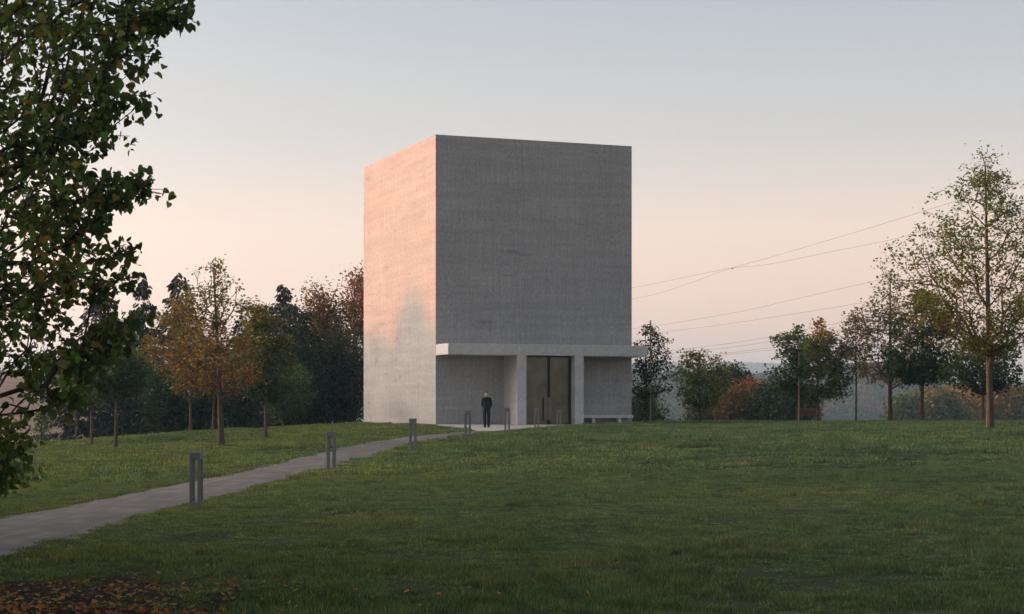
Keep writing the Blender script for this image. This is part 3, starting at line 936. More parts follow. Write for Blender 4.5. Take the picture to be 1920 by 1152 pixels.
# ---- spruces
def spruce(label, px, pybase, pytop, Y, half_px, col, tipcol, n_br=150, group=None, odd=False, parent_name='spruce_tree', dens=1.0, lowf=0.04, seedrad=None):
    base = W(px, pybase, Y); top = EYE - (pytop - HY) / F * Y
    gz = float(ground_z(np.array(base.x), np.array(base.y))); base.z = gz
    H = top - gz; Rm = half_px / F * Y
    root = empty(parent_name, base, label, 'tree', group)
    tr = np.array([(0, 0, -0.2), (0.02, 0.02, H * .3), (0, .03, H * .7), (0, 0, H)])
    V, f_ = tubes(tr, [-1, 0, 1, 2], np.array([.17, .14, .07, .015]) * H / 11, 6)
    link('trunk', mesh_np('trunk', V, f_, True), root, [M['bark_dark']])
    Pn, Dn, Sz = [], [], []
    n_br = int(n_br * dens)
    zf = np.sort(rng.random(n_br) ** 0.85) * (1 - lowf) + lowf
    for z in zf:
        a = rng.uniform(0, 2 * math.pi)
        rr = Rm * (1 - z) ** 0.62 * rng.uniform(0.72, 1.15) + 0.15
        if odd and z > 0.87: rr = Rm * rng.uniform(0.06, 0.16) + (0.15 if z > .9 else 0)
        if odd and 0.74 < z < 0.87: rr *= 1.7
        m = max(8, int(60 * rr / Rm))
        t_ = rng.random(m) ** 0.7
        d = np.array((math.cos(a), math.sin(a)))
        z0 = z * H
        sag = rng.uniform(0.25, 0.5)
        zz = z0 + rr * (0.18 * t_ - sag * t_ ** 1.6 + 0.12 * t_ ** 3)
        side = rng.normal(0, 0.16 * rr, m) * (0.35 + t_ * (1.1 - t_) * 2)
        x = d[0] * rr * t_ - d[1] * side; y = d[1] * rr * t_ + d[0] * side
        hang = -np.abs(rng.normal(0, 0.20, m)) * H / 11
        Pn.append(np.stack([x, y, zz + hang], 1)); Dn.append(np.tile([d[0], d[1], -0.6], (m, 1))); Sz.append(np.full(m, 1.0))
    P = np.concatenate(Pn); Dd = np.concatenate(Dn)
    n = len(P)
    Dd = Dd + rng.normal(0, 0.5, (n, 3)); Dd[:, 2] -= 0.35; Dd /= np.linalg.norm(Dd, axis=1, keepdims=True)
    sd = np.cross(Dd, rng.normal(size=(n, 3))); sd /= np.linalg.norm(sd, axis=1, keepdims=True)
    ln = rng.uniform(0.22, 0.46, n)[:, None] * H / 11; wd = ln * 0.20
    Vv = np.stack([P - Dd * ln * .5 - sd * wd * .5, P - Dd * ln * .2 + sd * wd, P + Dd * ln * .6, P + Dd * ln * .1 - sd * wd], 1)
    hfr = P[:, 2] / H
    mixf = np.clip(hfr * 0.9 + rng.normal(0, .18, n) - 0.2, 0, 1)[:, None]
    c = (np.array(col) * (1 - mixf) + np.array(tipcol) * mixf) * np.exp(rng.normal(0, .3, n))[:, None]
    me = mesh_np('crown', Vv.reshape(-1, 3), np.arange(n * 4).reshape(n, 4), False, np.repeat(c, 4, 0))
    link('crown', me, root, [M['needle']])
    return root

SG = (.012, .026, .019); SB = (.045, .04, .022); SR = (.09, .045, .028)
GW = 'trees of the wood behind the lawn'
spruce('brownish spruce with a thinning top nearest the overhanging big tree', 190, 829, 524, 116, 84, SG, SR, 190, GW)
spruce('dark blue-green spruce with a slim pointed top between brownish and amber trees', 268, 829, 524, 114, 72, SG, SG, 170, GW)
spruce('dark spruce rising behind the amber-leaved lawn tree', 334, 822, 512, 112, 76, SG, SB, 180, GW)
spruce('dark spruce with a bare-necked tufted leader above broad shoulders', 531, 809, 533, 112, 80, SG, SB, 210, GW, odd=True)
spruce('short ragged spruce with low sweeping boughs at the open field edge', 122, 830, 640, 112, 60, SG, SB, 130, GW)
spruce('dark filling spruce between the amber tree and the tufted spruce', 455, 812, 592, 116, 72, SG, SG, 150, GW)
spruce('small dark spruce low between the two pointed spruces', 230, 828, 630, 110, 50, SG, SG, 120, GW)

def wood_tree(label, px, pybase, Y, prof, n_leaf, leaf, palette, group=GW, name='broadleaf_tree', r_px=7, n_att=170, clump=0.5, **k):
    return park_tree(name, label, px, pybase, Y, prof, n_att, n_leaf, leaf, palette, r_px, bark='bark_dark', group=group, clump=clump, step=0.8, r_tip=0.02, shell=0.45, **k)
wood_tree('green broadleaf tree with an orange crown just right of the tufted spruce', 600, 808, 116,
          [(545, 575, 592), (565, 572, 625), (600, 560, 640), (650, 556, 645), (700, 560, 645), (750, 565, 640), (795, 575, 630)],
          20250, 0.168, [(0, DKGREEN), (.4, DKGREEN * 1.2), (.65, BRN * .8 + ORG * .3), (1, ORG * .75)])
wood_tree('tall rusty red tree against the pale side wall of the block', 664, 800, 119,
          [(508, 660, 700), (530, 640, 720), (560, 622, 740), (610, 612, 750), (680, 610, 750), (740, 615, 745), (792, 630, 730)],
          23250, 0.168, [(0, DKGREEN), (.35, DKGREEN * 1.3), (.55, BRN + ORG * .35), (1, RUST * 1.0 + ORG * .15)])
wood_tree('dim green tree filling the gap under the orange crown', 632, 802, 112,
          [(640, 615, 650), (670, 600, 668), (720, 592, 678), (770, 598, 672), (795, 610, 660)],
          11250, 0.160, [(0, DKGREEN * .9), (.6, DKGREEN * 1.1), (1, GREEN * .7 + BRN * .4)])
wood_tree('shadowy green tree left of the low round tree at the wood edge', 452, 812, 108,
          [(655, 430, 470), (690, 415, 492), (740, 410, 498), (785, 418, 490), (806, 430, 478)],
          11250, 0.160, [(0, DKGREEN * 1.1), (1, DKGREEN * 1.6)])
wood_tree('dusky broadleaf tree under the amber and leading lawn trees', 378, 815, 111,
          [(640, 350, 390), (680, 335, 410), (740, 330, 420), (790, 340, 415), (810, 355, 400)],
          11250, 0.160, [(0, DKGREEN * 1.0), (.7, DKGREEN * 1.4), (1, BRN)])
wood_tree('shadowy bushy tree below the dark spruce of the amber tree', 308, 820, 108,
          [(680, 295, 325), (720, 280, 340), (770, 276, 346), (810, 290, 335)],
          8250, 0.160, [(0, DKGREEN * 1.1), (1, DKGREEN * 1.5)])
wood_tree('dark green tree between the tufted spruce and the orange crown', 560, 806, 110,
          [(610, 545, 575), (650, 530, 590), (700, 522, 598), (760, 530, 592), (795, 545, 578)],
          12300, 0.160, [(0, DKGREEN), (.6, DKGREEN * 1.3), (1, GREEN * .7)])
# background group right of the block
GR = 'trees beyond the lawn crest right of the block'
def bush(label, px, Y, prof, n_leaf, leaf, palette, group, name='shrub', cat='shrub', **k):
    return park_tree(name, label, px, prof[-1][0] + 6, Y, prof, 90, n_leaf, leaf, palette, 5, bark='bark_dark', group=group, clump=0.42, step=0.8,
                     r_tip=0.015, shell=0.45, cat=cat, trunk_top=(prof[0][0] * .5 + prof[-1][0] * .5), base_z=None, **k)
bush('greyish green bush at the right foot of the block wall', 1200, 118, [(735, 1192, 1208), (755, 1182, 1218), (780, 1178, 1222), (797, 1182, 1220)], 3600, 0.15, [(0, DKGREEN * 1.3), (1, GREEN * .9)], GR)
bush('low greyish bush right of the staked wispy tree', 1227, 121, [(760, 1218, 1236), (775, 1208, 1242), (797, 1208, 1243)], 1800, 0.15, [(0, DKGREEN * 1.3), (1, GREEN * .8)], GR)
wood_tree('dark broadleaf tree right behind the yellow-green young tree', 1374, 800, 150,
          [(697, 1364, 1384), (712, 1350, 1398), (740, 1348, 1402), (790, 1350, 1400)], 7800, 0.224, [(0, DKGREEN), (1, DKGREEN * 1.2)], GR, r_px=5)
spruce('small pointed conifer peeking above the rusty bushes', 1403, 800, 694, 165, 16, SG, SG, 80, GR)
wood_tree('rust-orange bushy tree left of centre in the clump beyond the crest', 1372, 800, 142,
          [(728, 1360, 1380), (744, 1346, 1396), (765, 1342, 1402), (793, 1345, 1400)], 6300, 0.192, [(0, BRN), (.5, BRN + RUST * .4), (1, RUST * .7 + ORG * .1)], GR, r_px=5)
wood_tree('brightest rust-orange bushy tree in the clump beyond the crest', 1411, 800, 144,
          [(722, 1402, 1422), (741, 1386, 1432), (765, 1380, 1438), (793, 1384, 1436)], 7200, 0.192, [(0, BRN * .8), (.5, BRN * .9 + RUST * .4), (1, RUST * .75 + ORG * .15)], GR, r_px=5)
wood_tree('dark green rounded tree left of the wooden bench beyond the crest', 1450, 800, 140,
          [(724, 1440, 1460), (738, 1424, 1478), (760, 1420, 1484), (793, 1424, 1482)], 9300, 0.200, [(0, DKGREEN * .9), (1, DKGREEN * 1.2)], GR, r_px=5)
wood_tree('dark green broad tree behind the wooden bench', 1490, 800, 138,
          [(730, 1478, 1502), (750, 1466, 1515), (770, 1464, 1520), (793, 1468, 1516)], 8400, 0.200, [(0, DKGREEN * .9), (1, DKGREEN * 1.2)], GR, r_px=5)
bush('brown leafless-looking bush under the yellow-green young tree', 1310, 128, [(755, 1298, 1322), (770, 1288, 1336), (795, 1286, 1345)], 2400, 0.17, [(0, DKGREEN), (1, BRN)], GR)

# hazy wood edge, far right
GF = 'hazy trees across the meadow at right'
fr_specs = [('small hazy grey-green tree at the meadow end of the far row', 1697, 752, 22, GREEN), ('hazy olive tree next to the small end tree of the far row', 1722, 742, 28, GREEN * 1.2 + YEL * .3),
            ('hazy mottled orange tree seen between two lawn trunks', 1762, 736, 32, GREEN * .8 + ORG * .4), ('hazy russet tree left of the tallest trunk in the far row', 1806, 728, 34, RUST * .7 + ORG * .3),
            ('hazy brick-orange tree behind the tallest lawn trunk', 1836, 726, 30, RUST * .8 + ORG * .3), ('hazy bronze tree just right of the tallest lawn trunk', 1878, 727, 34, RUST * .6 + ORG * .35),
            ('hazy dark green tree at the right edge of the far row', 1920, 726, 30, DKGREEN * 1.4), ('hazy dull green tree low in front of the far row', 1783, 762, 22, DKGREEN * 1.6)]
for i, (lab, px, pt, hw, c) in enumerate(fr_specs):
    Y = 300 + (i * 37) % 60
    wood_tree(lab, px, 800, Y, [(pt, px - hw * .3, px + hw * .3), (pt + 12, px - hw * .75, px + hw * .75), (pt + 30, px - hw, px + hw), (pt + 60, px - hw, px + hw), (797, px - hw * .8, px + hw * .8)],
              4600, 0.62, [(0, DKGREEN * 1.3), (.4, DKGREEN * .8 + c * .4), (1, c)], GF, r_px=3, clump=1.1, n_att=110)

# ---- off to the left the wood goes on and throws the long shadow
def woodland():
    P = []; C = []
    cores = []
    for y in np.arange(-60, 175, 2.6):
        x = -72 + 0.12 * (y - 90) + rng.normal(0, 2.0)
        gz = float(ground_z(np.array(x), np.array(float(y))))
        h_top = 8.5 + rng.uniform(-0.9, 0.6) + (0.9 if y < 113 else 0.0)
        for k in range(4):
            zc2 = gz + (h_top - gz) * (0.12 + 0.26 * k)
            rr = 2.7 if k < 3 else 1.9
            n = 520
            d = rng.normal(size=(n, 3)); d /= np.linalg.norm(d, axis=1, keepdims=True)
            P.append(np.array((x + rng.normal(0, .8), y, min(zc2, h_top - rr * .7))) + d * rr * rng.uniform(0.55, 1.0, n)[:, None] * np.array((1, 1, .9)))
    # unseen grove added beside and behind the camera to darken the near lawn
    for gx_, gy_ in [(-17, 18), (-15.5, 24), (-19, 29), (-22, 22), (-15, -3), (-9, -8), (-20, 8), (-3, -14), (5, -15), (12, -10), (-22, 35)]:
        gz = float(ground_z(np.array(float(gx_)), np.array(float(gy_))))
        for k in range(7):
            c = np.array((gx_ + rng.normal(0, 1.3), gy_ + rng.normal(0, 1.3), gz + rng.uniform(3.0, 9.5)))
            n = 420
            d = rng.normal(size=(n, 3)); d /= np.linalg.norm(d, axis=1, keepdims=True)
            P.append(c + d * 2.0 * rng.uniform(0.4, 1.0, n)[:, None])
    P = np.concatenate(P)
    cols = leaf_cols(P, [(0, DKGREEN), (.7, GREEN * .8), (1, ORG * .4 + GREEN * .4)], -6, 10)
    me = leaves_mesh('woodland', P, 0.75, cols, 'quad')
    o = link('woodland', me, None, [M['leaf']])
    tag(o, 'leafy wood edge running on out of view beside the lawn, plus an added shading grove', 'wood', kind='stuff')
woodland()
# the spruce whose shadow falls on the pale side wall
def shadow_spruce():
    wp = W(775, 538, 93.6)       # apex of the shadow on the wall
    q = wp + sdir * 62.0
    pxs = CX + q.x / q.y * F; 
    r_ = spruce('single tall spruce standing in the wood edge out to the side', pxs, HY + (EYE + 6) / q.y * F, HY - (q.z - EYE) / q.y * F, q.y, 8.0 / q.y * F, SG, SG, 620)
shadow_spruce()

# ---- the big near tree on the left
def big_tree():
    Y0 = 18.5
    outline = [(-340, 240), (-260, 320), (-180, 390), (-100, 400), (-40, 380), (0, 350), (30, 335), (60, 285), (85, 262), (110, 288), (125, 240), (150, 225), (168, 285), (185, 235), (205, 205), (235, 196), (252, 228), (270, 190),
               (290, 172), (320, 205), (343, 298), (360, 235), (385, 200), (410, 200), (440, 168), (465, 252), (482, 215), (500, 190), (518, 254), (535, 200), (560, 152), (585, 150), (600, 262), (625, 262), (650, 225), (680, 205),
               (700, 150), (722, 165), (745, 120), (775, 88), (800, 70), (828, 55), (845, 15), (865, 20), (888, 30), (900, -20)]
    pys = np.array([o[0] for o in outline], float); pxs = np.array([o[1] for o in outline], float)
    px_trunk = -290
    base = W(px_trunk, 0, Y0); base.z = float(ground_z(np.array(base.x), np.array(base.y)))
    root = empty('linden_tree', base, 'big green linden with hanging leafy boughs filling the upper left corner', 'tree')
    def z_of(py): return EYE - (py - HY) / F * Y0
    # attractors fill the crown; the outline above is its right-hand flank
    n = 2000
    py = rng.uniform(-420, 895, n * 4)
    edge = np.interp(py, pys, pxs)
    # tip-like points near the outline plus interior
    t = rng.random(n * 4) ** 0.62
    px = px_trunk + (edge - 22 - 26 * (rng.random(n * 4) < .5) - px_trunk) * t
    half = (edge - px_trunk)
    dz = np.sqrt(np.clip(1 - t ** 2, 0, 1))
    yy = Y0 + rng.uniform(-1, 1, n * 4) * dz * np.clip(half / F * Y0, 0, 3.0) * 0.95
    # holes of sky, as clear pockets through the crown
    keep = np.ones(n * 4, bool)
    keep &= ~((py > 690) & (rng.random(n * 4) < 0.5))
    keep &= px > -330
    holes = [(62, 140, 13), (148, 78, 11), (170, 95, 12), (160, 40, 10), (25, 90, 9), (330, 62, 12), (470, 95, 18), (440, 70, 12), (560, 95, 14), (605, 120, 22), (640, 100, 18), (700, 110, 16), (762, 60, 18), (800, 30, 18), (520, 60, 9), (255, 30, 8), (218, 120, 9), (455, 170, 16), (395, 150, 9)]
    for hy, hx, hr in holes:
        keep &= ~(((px - hx) ** 2 + (py - hy) ** 2) < hr * hr * 1.7)
    px, py, yy = px[keep][:n], py[keep][:n], yy[keep][:n]
    # metres: x and z laid out at the tree's own distance, depth independent of them
    att = np.stack([(px - CX) / F * Y0, yy, EYE - (py - HY) / F * Y0], 1)
    # the extra explicit spray tips
    tips_px = [(352, 12), (345, 25), (286, 103), (288, 170), (228, 245), (292, 345), (268, 340), (250, 465), (252, 518), (268, 592), (258, 612), (240, 640), (160, 722), (55, 830), (30, 886), (20, 870), (205, 215), (198, 410)]
    ex = np.array([((a - CX) / F * Y0, Y0 + rng.normal(0, .4), EYE - (b - HY) / F * Y0) for a, b in tips_px])
    sp = []
    for a, b in tips_px:
        ln = 110 if a > 180 else 60
        for q_ in range(13):
            u_ = rng.random() ** 0.8
            sp.append(((a - ln * u_ - CX) / F * Y0 + rng.normal(0, .02), Y0 + rng.normal(0, .10 + .2 * u_), EYE - (b + 30 * u_ + rng.normal(0, 5 + 9 * u_) - HY) / F * Y0))
    att = np.concatenate([att, ex, np.array(sp)]) - np.array(base)
    H = z_of(-420) - base.z
    trunk = [(0.04 * math.sin(i), 0.03 * math.cos(i * 1.3), H * i / 15) for i in range(16)]
    nodes, par, tips = grow(att, trunk, 0.22, droop=0.05, up=0.55, plw=0.22)
    rad = pipe_radius(par, tips, 0.0035, 0.19, 16, 2.5)
    rad[:16] = np.linspace(0.2, 0.03, 16)
    V, f_ = tubes(nodes, par, rad, 6)
    link('trunk', mesh_np('trunk', V, f_, True), root, [M['bark_dark']])
    nl = 19000
    thin = np.where((rad < 0.0075))[0]; thin = thin[thin > 16]
    anc = np.concatenate([tips, tips, thin])
    ai = rng.choice(anc, nl)
    P = nodes[ai] + rng.normal(0, 0.055, (nl, 3)) * np.array((1, 1, 1.1))
    P[:, 2] -= 0.03
    wp = P + np.array(base)
    ppx = CX + wp[:, 0] / wp[:, 1] * F; ppy = HY - (wp[:, 2] - EYE) / wp[:, 1] * F
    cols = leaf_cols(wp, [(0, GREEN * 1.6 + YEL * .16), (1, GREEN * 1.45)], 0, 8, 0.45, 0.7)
    yl = (rng.random(nl) < 0.035) | ((vnoise(wp[:, 0] * 1.7 + 9, wp[:, 2] * 1.7) > 0.84) & (rng.random(nl) < 0.3))
    cols[yl] = (YEL * .9 + ORG * .9)[None] * rng.uniform(.55, 1.1, (yl.sum(), 1))
    # 300 leaves that show largest: parts of their own
    inview = (ppx > 5) & (ppx < 360) & (ppy > 5) & (ppy < 890) & (wp[:, 1] < Y0)
    ids = np.where(inview)[0]
    edge2 = np.interp(ppy[ids], pys, pxs)
    ids = ids[np.argsort(edge2 - ppx[ids])][:300]
    rest = np.setdiff1d(np.arange(nl), ids)
    crown = link('crown', leaves_mesh('crown', P[rest], 0.084, cols[rest], 'heart', up=0.15, hang=1.1), root, [M['leaf']])
    crown['kind'] = 'stuff'
    var = []
    for k in range(10):
        c = (GREEN * (1.0 + .22 * (k % 4)) + YEL * .10 * (k % 3)) if k < 8 else (YEL * .8 + ORG * .7)
        var.append(leaves_mesh('leaf', np.zeros((1, 3)), 0.088, c[None], 'heart', up=0.1, hang=1.4))
        var[-1].materials.append(M['leaf'])
    for q, i in enumerate(ids):
        k = 8 + q % 2 if yl[i] else q % 8
        o = bpy.data.objects.new('leaf', var[k]); COL.objects.link(o)
        o.parent = crown; o.location = P[i]
        o.rotation_euler = (rng.normal(0, .3), rng.normal(0, .3), rng.uniform(0, 6.28))
big_tree()

# ------------------------------------------------------------------ sapling conifer, left field edge
wood_tree('small pale green sapling at the field edge under the big tree', 78, 834, 100,
          [(762, 74, 84), (785, 64, 94), (810, 60, 98), (828, 62, 96)], 700, 0.14, [(0, GREEN * 1.3), (1, GREEN * 1.5 + YEL * .2)], group='saplings at the field edge', r_px=2, clump=0.25, n_att=60, name='sapling')

# ------------------------------------------------------------------ wooden bench beyond the crest
def bench():
    p = W(1516, 793, 112)
    gz = float(ground_z(np.array(p.x), np.array(p.y)))
    b = empty('park_bench', (p.x, p.y, gz), 'reddish wooden slatted bench between a stake and a tree at the lawn crest', 'bench', rz=R(-12))
    Lh = 0.76
    for s_ in (-1, 1):
        MB().box((s_ * Lh - .035, 0.20, 0), (s_ * Lh + .035, .27, .92)).build('leg', M['wood'], b)
        MB().box((s_ * Lh - .035, -.27, 0), (s_ * Lh + .035, -.20, .62)).build('leg', M['wood'], b)
        MB().box((s_ * Lh - .045, -.33, .621), (s_ * Lh + .045, .199, .655)).build('armrest', M['wood'], b)
        MB().box((s_ * Lh - .02, -.199, .34), (s_ * Lh + .02, .199, .40)).build('side_rail', M['wood'], b)
    MB().box((-Lh + .036, .205, .85), (Lh - .036, .25, .92)).build('top_rail', M['wood'], b)
    MB().box((-Lh + .036, .205, .47), (Lh - .036, .25, .52)).build('lower_rail', M['wood'], b)
    me = None
    for i in range(15):
        x = -Lh + .09 + i * (2 * Lh - .18) / 14
        if me is None:
            o = MB().box((-.022, .215, .521), (.022, .24, .849)).build('back_slat', M['wood'], b); me = o.data
        else:
            o = bpy.data.objects.new('back_slat', me); COL.objects.link(o); o.parent = b
        o.location.x = x
    for i in range(5):
        MB().box((-Lh - .03, -.28 + i * .09, .405), (Lh + .03, -.21 + i * .09, .43)).build('seat_slat', M['wood'], b)
bench()

# ------------------------------------------------------------------ overhead lines
def wire(pts, label, Y0=520, Y1=250, r=0.03, ball=None):
    xs = [p[0] for p in pts]; xa, xb = min(xs), max(xs)
    P3 = []
    for x, y in pts:
        f_ = (x - xa) / (xb - xa)
        Y = 1 / ((1 - f_) / Y0 + f_ / Y1)
        P3.append(W(x, y, Y))
    # smooth densify
    out = []
    for i in range(len(P3) - 1):
        a = P3[max(i - 1, 0)]; b2 = P3[i]; c = P3[i + 1]; d = P3[min(i + 2, len(P3) - 1)]
        for k in range(6):
            t = k / 6
            out.append(0.5 * ((2 * b2) + (c - a) * t + (2 * a - 5 * b2 + 4 * c - d) * t * t + (3 * b2 - a - 3 * c + d) * t ** 3))
    out.append(P3[-1])
    out = [out[0] + (out[0] - out[6]) * 6] + out + [out[-1] + (out[-1] - out[-7]) * 2.0]
    o = MB().tube(out, r, 5).build('power_line', M['wire'], None, smooth=True)
    tag(o, label, 'power line', 'overhead power lines')
    if ball:
        q = W(ball[0], ball[1], ball[2])
        bmb = bmesh.new(); bmesh.ops.create_uvsphere(bmb, u_segments=12, v_segments=8, radius=0.16)
        for v in bmb.verts:
            v.co.z *= 1.1 + (0.25 if v.co.z < 0 else 0)
        mb_ = bpy.data.meshes.new('marker_ball'); bmb.to_mesh(mb_); bmb.free()
        ob = link('marker_ball', mb_, o, [M['wire']]); ob.location = q
wire([(1040, 588), (1185, 561), (1240, 549), (1300, 529), (1370, 503.5), (1440, 484), (1600, 437), (1752, 390), (1960, 325)], 'topmost power line climbing steeply from the marker ball to the tall tree', ball=(1373, 503.5, 352))
wire([(1040, 560), (1185, 540), (1300, 517), (1373, 503), (1440, 496), (1560, 472), (1674, 449), (1771, 421), (1960, 372)], 'power line bending flatter just under the topmost one')
wire([(1040, 632), (1185, 617), (1257, 607), (1390, 584), (1496, 560), (1650, 525), (1960, 455)], 'third power line down, ending in the sparse tree tops')
wire([(1040, 640), (1185, 627), (1257, 621), (1383, 605), (1560, 577.5), (1605, 570), (1960, 512)], 'fourth power line down, just below the middle pair gap')
wire([(1040, 684), (1261, 657.5), (1383, 642), (1485, 624), (1560, 608.5), (1960, 540)], 'upper one of the four lowest power lines over the far ridge')
wire([(1040, 692), (1263, 663), (1374, 651), (1482, 634.5), (1600, 617), (1960, 560)], 'second of the four lowest power lines over the far ridge')
wire([(1040, 690), (1263, 670.5), (1347, 664), (1444, 652.5), (1600, 632), (1960, 585)], 'third of the four lowest power lines over the far ridge')
wire([(1040, 694), (1263, 674), (1349, 666.5), (1451, 656), (1600, 640), (1960, 596)], 'lowest power line skimming above the far ridge')

# ------------------------------------------------------------------ forest on the far hill
def instancer(name, pts, rots, scales, src_objs, mat_unused=None, idxs=None):
    """points mesh + geometry nodes: instances picked by index from source objects"""
    me = bpy.data.meshes.new(name)
    me.vertices.add(len(pts)); me.vertices.foreach_set('co', np.asarray(pts, np.float32).ravel())
    a = me.attributes.new('rot', 'FLOAT_VECTOR', 'POINT'); a.data.foreach_set('vector', np.asarray(rots, np.float32).ravel())
    a = me.attributes.new('scl', 'FLOAT_VECTOR', 'POINT'); a.data.foreach_set('vector', np.asarray(scales, np.float32).ravel())
    a = me.attributes.new('pick', 'INT', 'POINT'); a.data.foreach_set('value', np.asarray(idxs, np.int32))
    o = link(name, me)
    g = bpy.data.node_groups.new(name + '_nodes', 'GeometryNodeTree')
    g.interface.new_socket('Geometry', in_out='INPUT', socket_type='NodeSocketGeometry')
    g.interface.new_socket('Geometry', in_out='OUTPUT', socket_type='NodeSocketGeometry')
    gi = g.nodes.new('NodeGroupInput'); go = g.nodes.new('NodeGroupOutput')
    m2p = g.nodes.new('GeometryNodeMeshToPoints'); g.links.new(gi.outputs[0], m2p.inputs[0])
    g2i = g.nodes.new('GeometryNodeGeometryToInstance')
    for s_ in reversed(src_objs):
        oi = g.nodes.new('GeometryNodeObjectInfo'); oi.inputs['Object'].default_value = s_
        oi.inputs['As Instance'].default_value = False
        g.links.new(oi.outputs['Geometry'], g2i.inputs[0])
    iop = g.nodes.new('GeometryNodeInstanceOnPoints')
    g.links.new(m2p.outputs[0], iop.inputs['Points']); g.links.new(g2i.outputs[0], iop.inputs['Instance'])
    iop.inputs['Pick Instance'].default_value = True
    def att(nm, typ):
        n_ = g.nodes.new('GeometryNodeInputNamedAttribute'); n_.data_type = typ; n_.inputs[0].default_value = nm
        return [s for s in n_.outputs if s.enabled][0]
    g.links.new(att('pick', 'INT'), iop.inputs['Instance Index'])
    e2r = g.nodes.new('FunctionNodeEulerToRotation')
    g.links.new(att('rot', 'FLOAT_VECTOR'), e2r.inputs[0]); g.links.new(e2r.outputs[0], iop.inputs['Rotation'])
    g.links.new(att('scl', 'FLOAT_VECTOR'), iop.inputs['Scale'])
    g.links.new(iop.outputs[0], go.inputs[0])
    md = o.modifiers.new('scatter', 'NODES'); md.node_group = g
    return o

def forest_mat():
    m, t, b = new_mat('hill_forest', 0.95, 0.05)
    oi = nd(t, 'ShaderNodeObjectInfo')
    c = ramp_(t, oi.outputs['Random'], [(0, (.02, .034, .018)), (.35, (.032, .042, .02)), (.6, (.07, .05, .024)), (.8, (.13, .06, .026)), (1, (.16, .085, .03))])
    n = noise(t, posvec(t), 0.5, 3, 0.6)
    c = mix(t, ramp_(t, n, [(.35, (.4, .4, .4)), (.65, (0, 0, 0))]), c, (.012, .018, .01))
    t.links.new(c, b.inputs['Base Color'])
    return m
def canopy_blob(k):
    n = 900
    d = rng.normal(size=(n, 3)); d /= np.linalg.norm(d, axis=1, keepdims=True); d[:, 2] = np.abs(d[:, 2]) * 1.0 - 0.25
    lump = rng.normal(size=(8, 3)); lump[:, 2] = np.abs(lump[:, 2]); lump /= np.linalg.norm(lump, axis=1, keepdims=True)
    r_ = 0.72 + 0.42 * np.clip(np.max(d @ lump.T, 1), 0.5, 1) * rng.uniform(0.75, 1.0, n)
    P = d * r_[:, None] * np.array((5.2, 5.2, 6.0)) + np.array((0, 0, 3.0))
    me = leaves_mesh('canopy', P, 1.25, np.ones((n, 3)) * .05, 'quad')
    me.materials.append(M['forest'])
    return bpy.data.objects.new('canopy_%s' % 'abc'[k], me)
M['forest'] = forest_mat()
blobs = [canopy_blob(k) for k in range(3)]
n = 5200
ty = rng.uniform(930, 1420, n * 2); tx = rng.uniform(-0.02, 0.285, n * 2) * ty
sel = (tx / ty > -0.02)
tx, ty = tx[sel][:n], ty[sel][:n]
tz = ground_z(tx, ty)
ok = tz > -12
tx, ty, tz = tx[ok], ty[ok], tz[ok]
fo = instancer('hill_forest', np.stack([tx, ty, tz], 1), np.stack([0 * tx, 0 * tx, rng.uniform(0, 6.28, len(tx))], 1),
               rng.uniform(0.8, 1.5, (len(tx), 1)) * np.array([[1, 1, 1.0]]), blobs, idxs=rng.integers(0, 3, len(tx)))
tag(fo, 'hazy autumn woodland covering the hill across the valley', 'forest', kind='stuff')
# distant ridge woodland
n = 9000
ty = rng.uniform(3700, 4600, n); tx = rng.uniform(-0.34, 0.34, n) * ty
tz = ground_z(tx, ty)
fo2 = instancer('ridge_forest', np.stack([tx, ty, tz], 1), np.stack([0 * tx, 0 * tx, rng.uniform(0, 6.28, len(tx))], 1),
                rng.uniform(1.4, 1.9, (len(tx), 1)) * np.array([[1.4, 1.4, 0.8]]), blobs, idxs=rng.integers(0, 3, len(tx)))
tag(fo2, 'pale blue wooded ridge along the horizon', 'forest', kind='stuff')

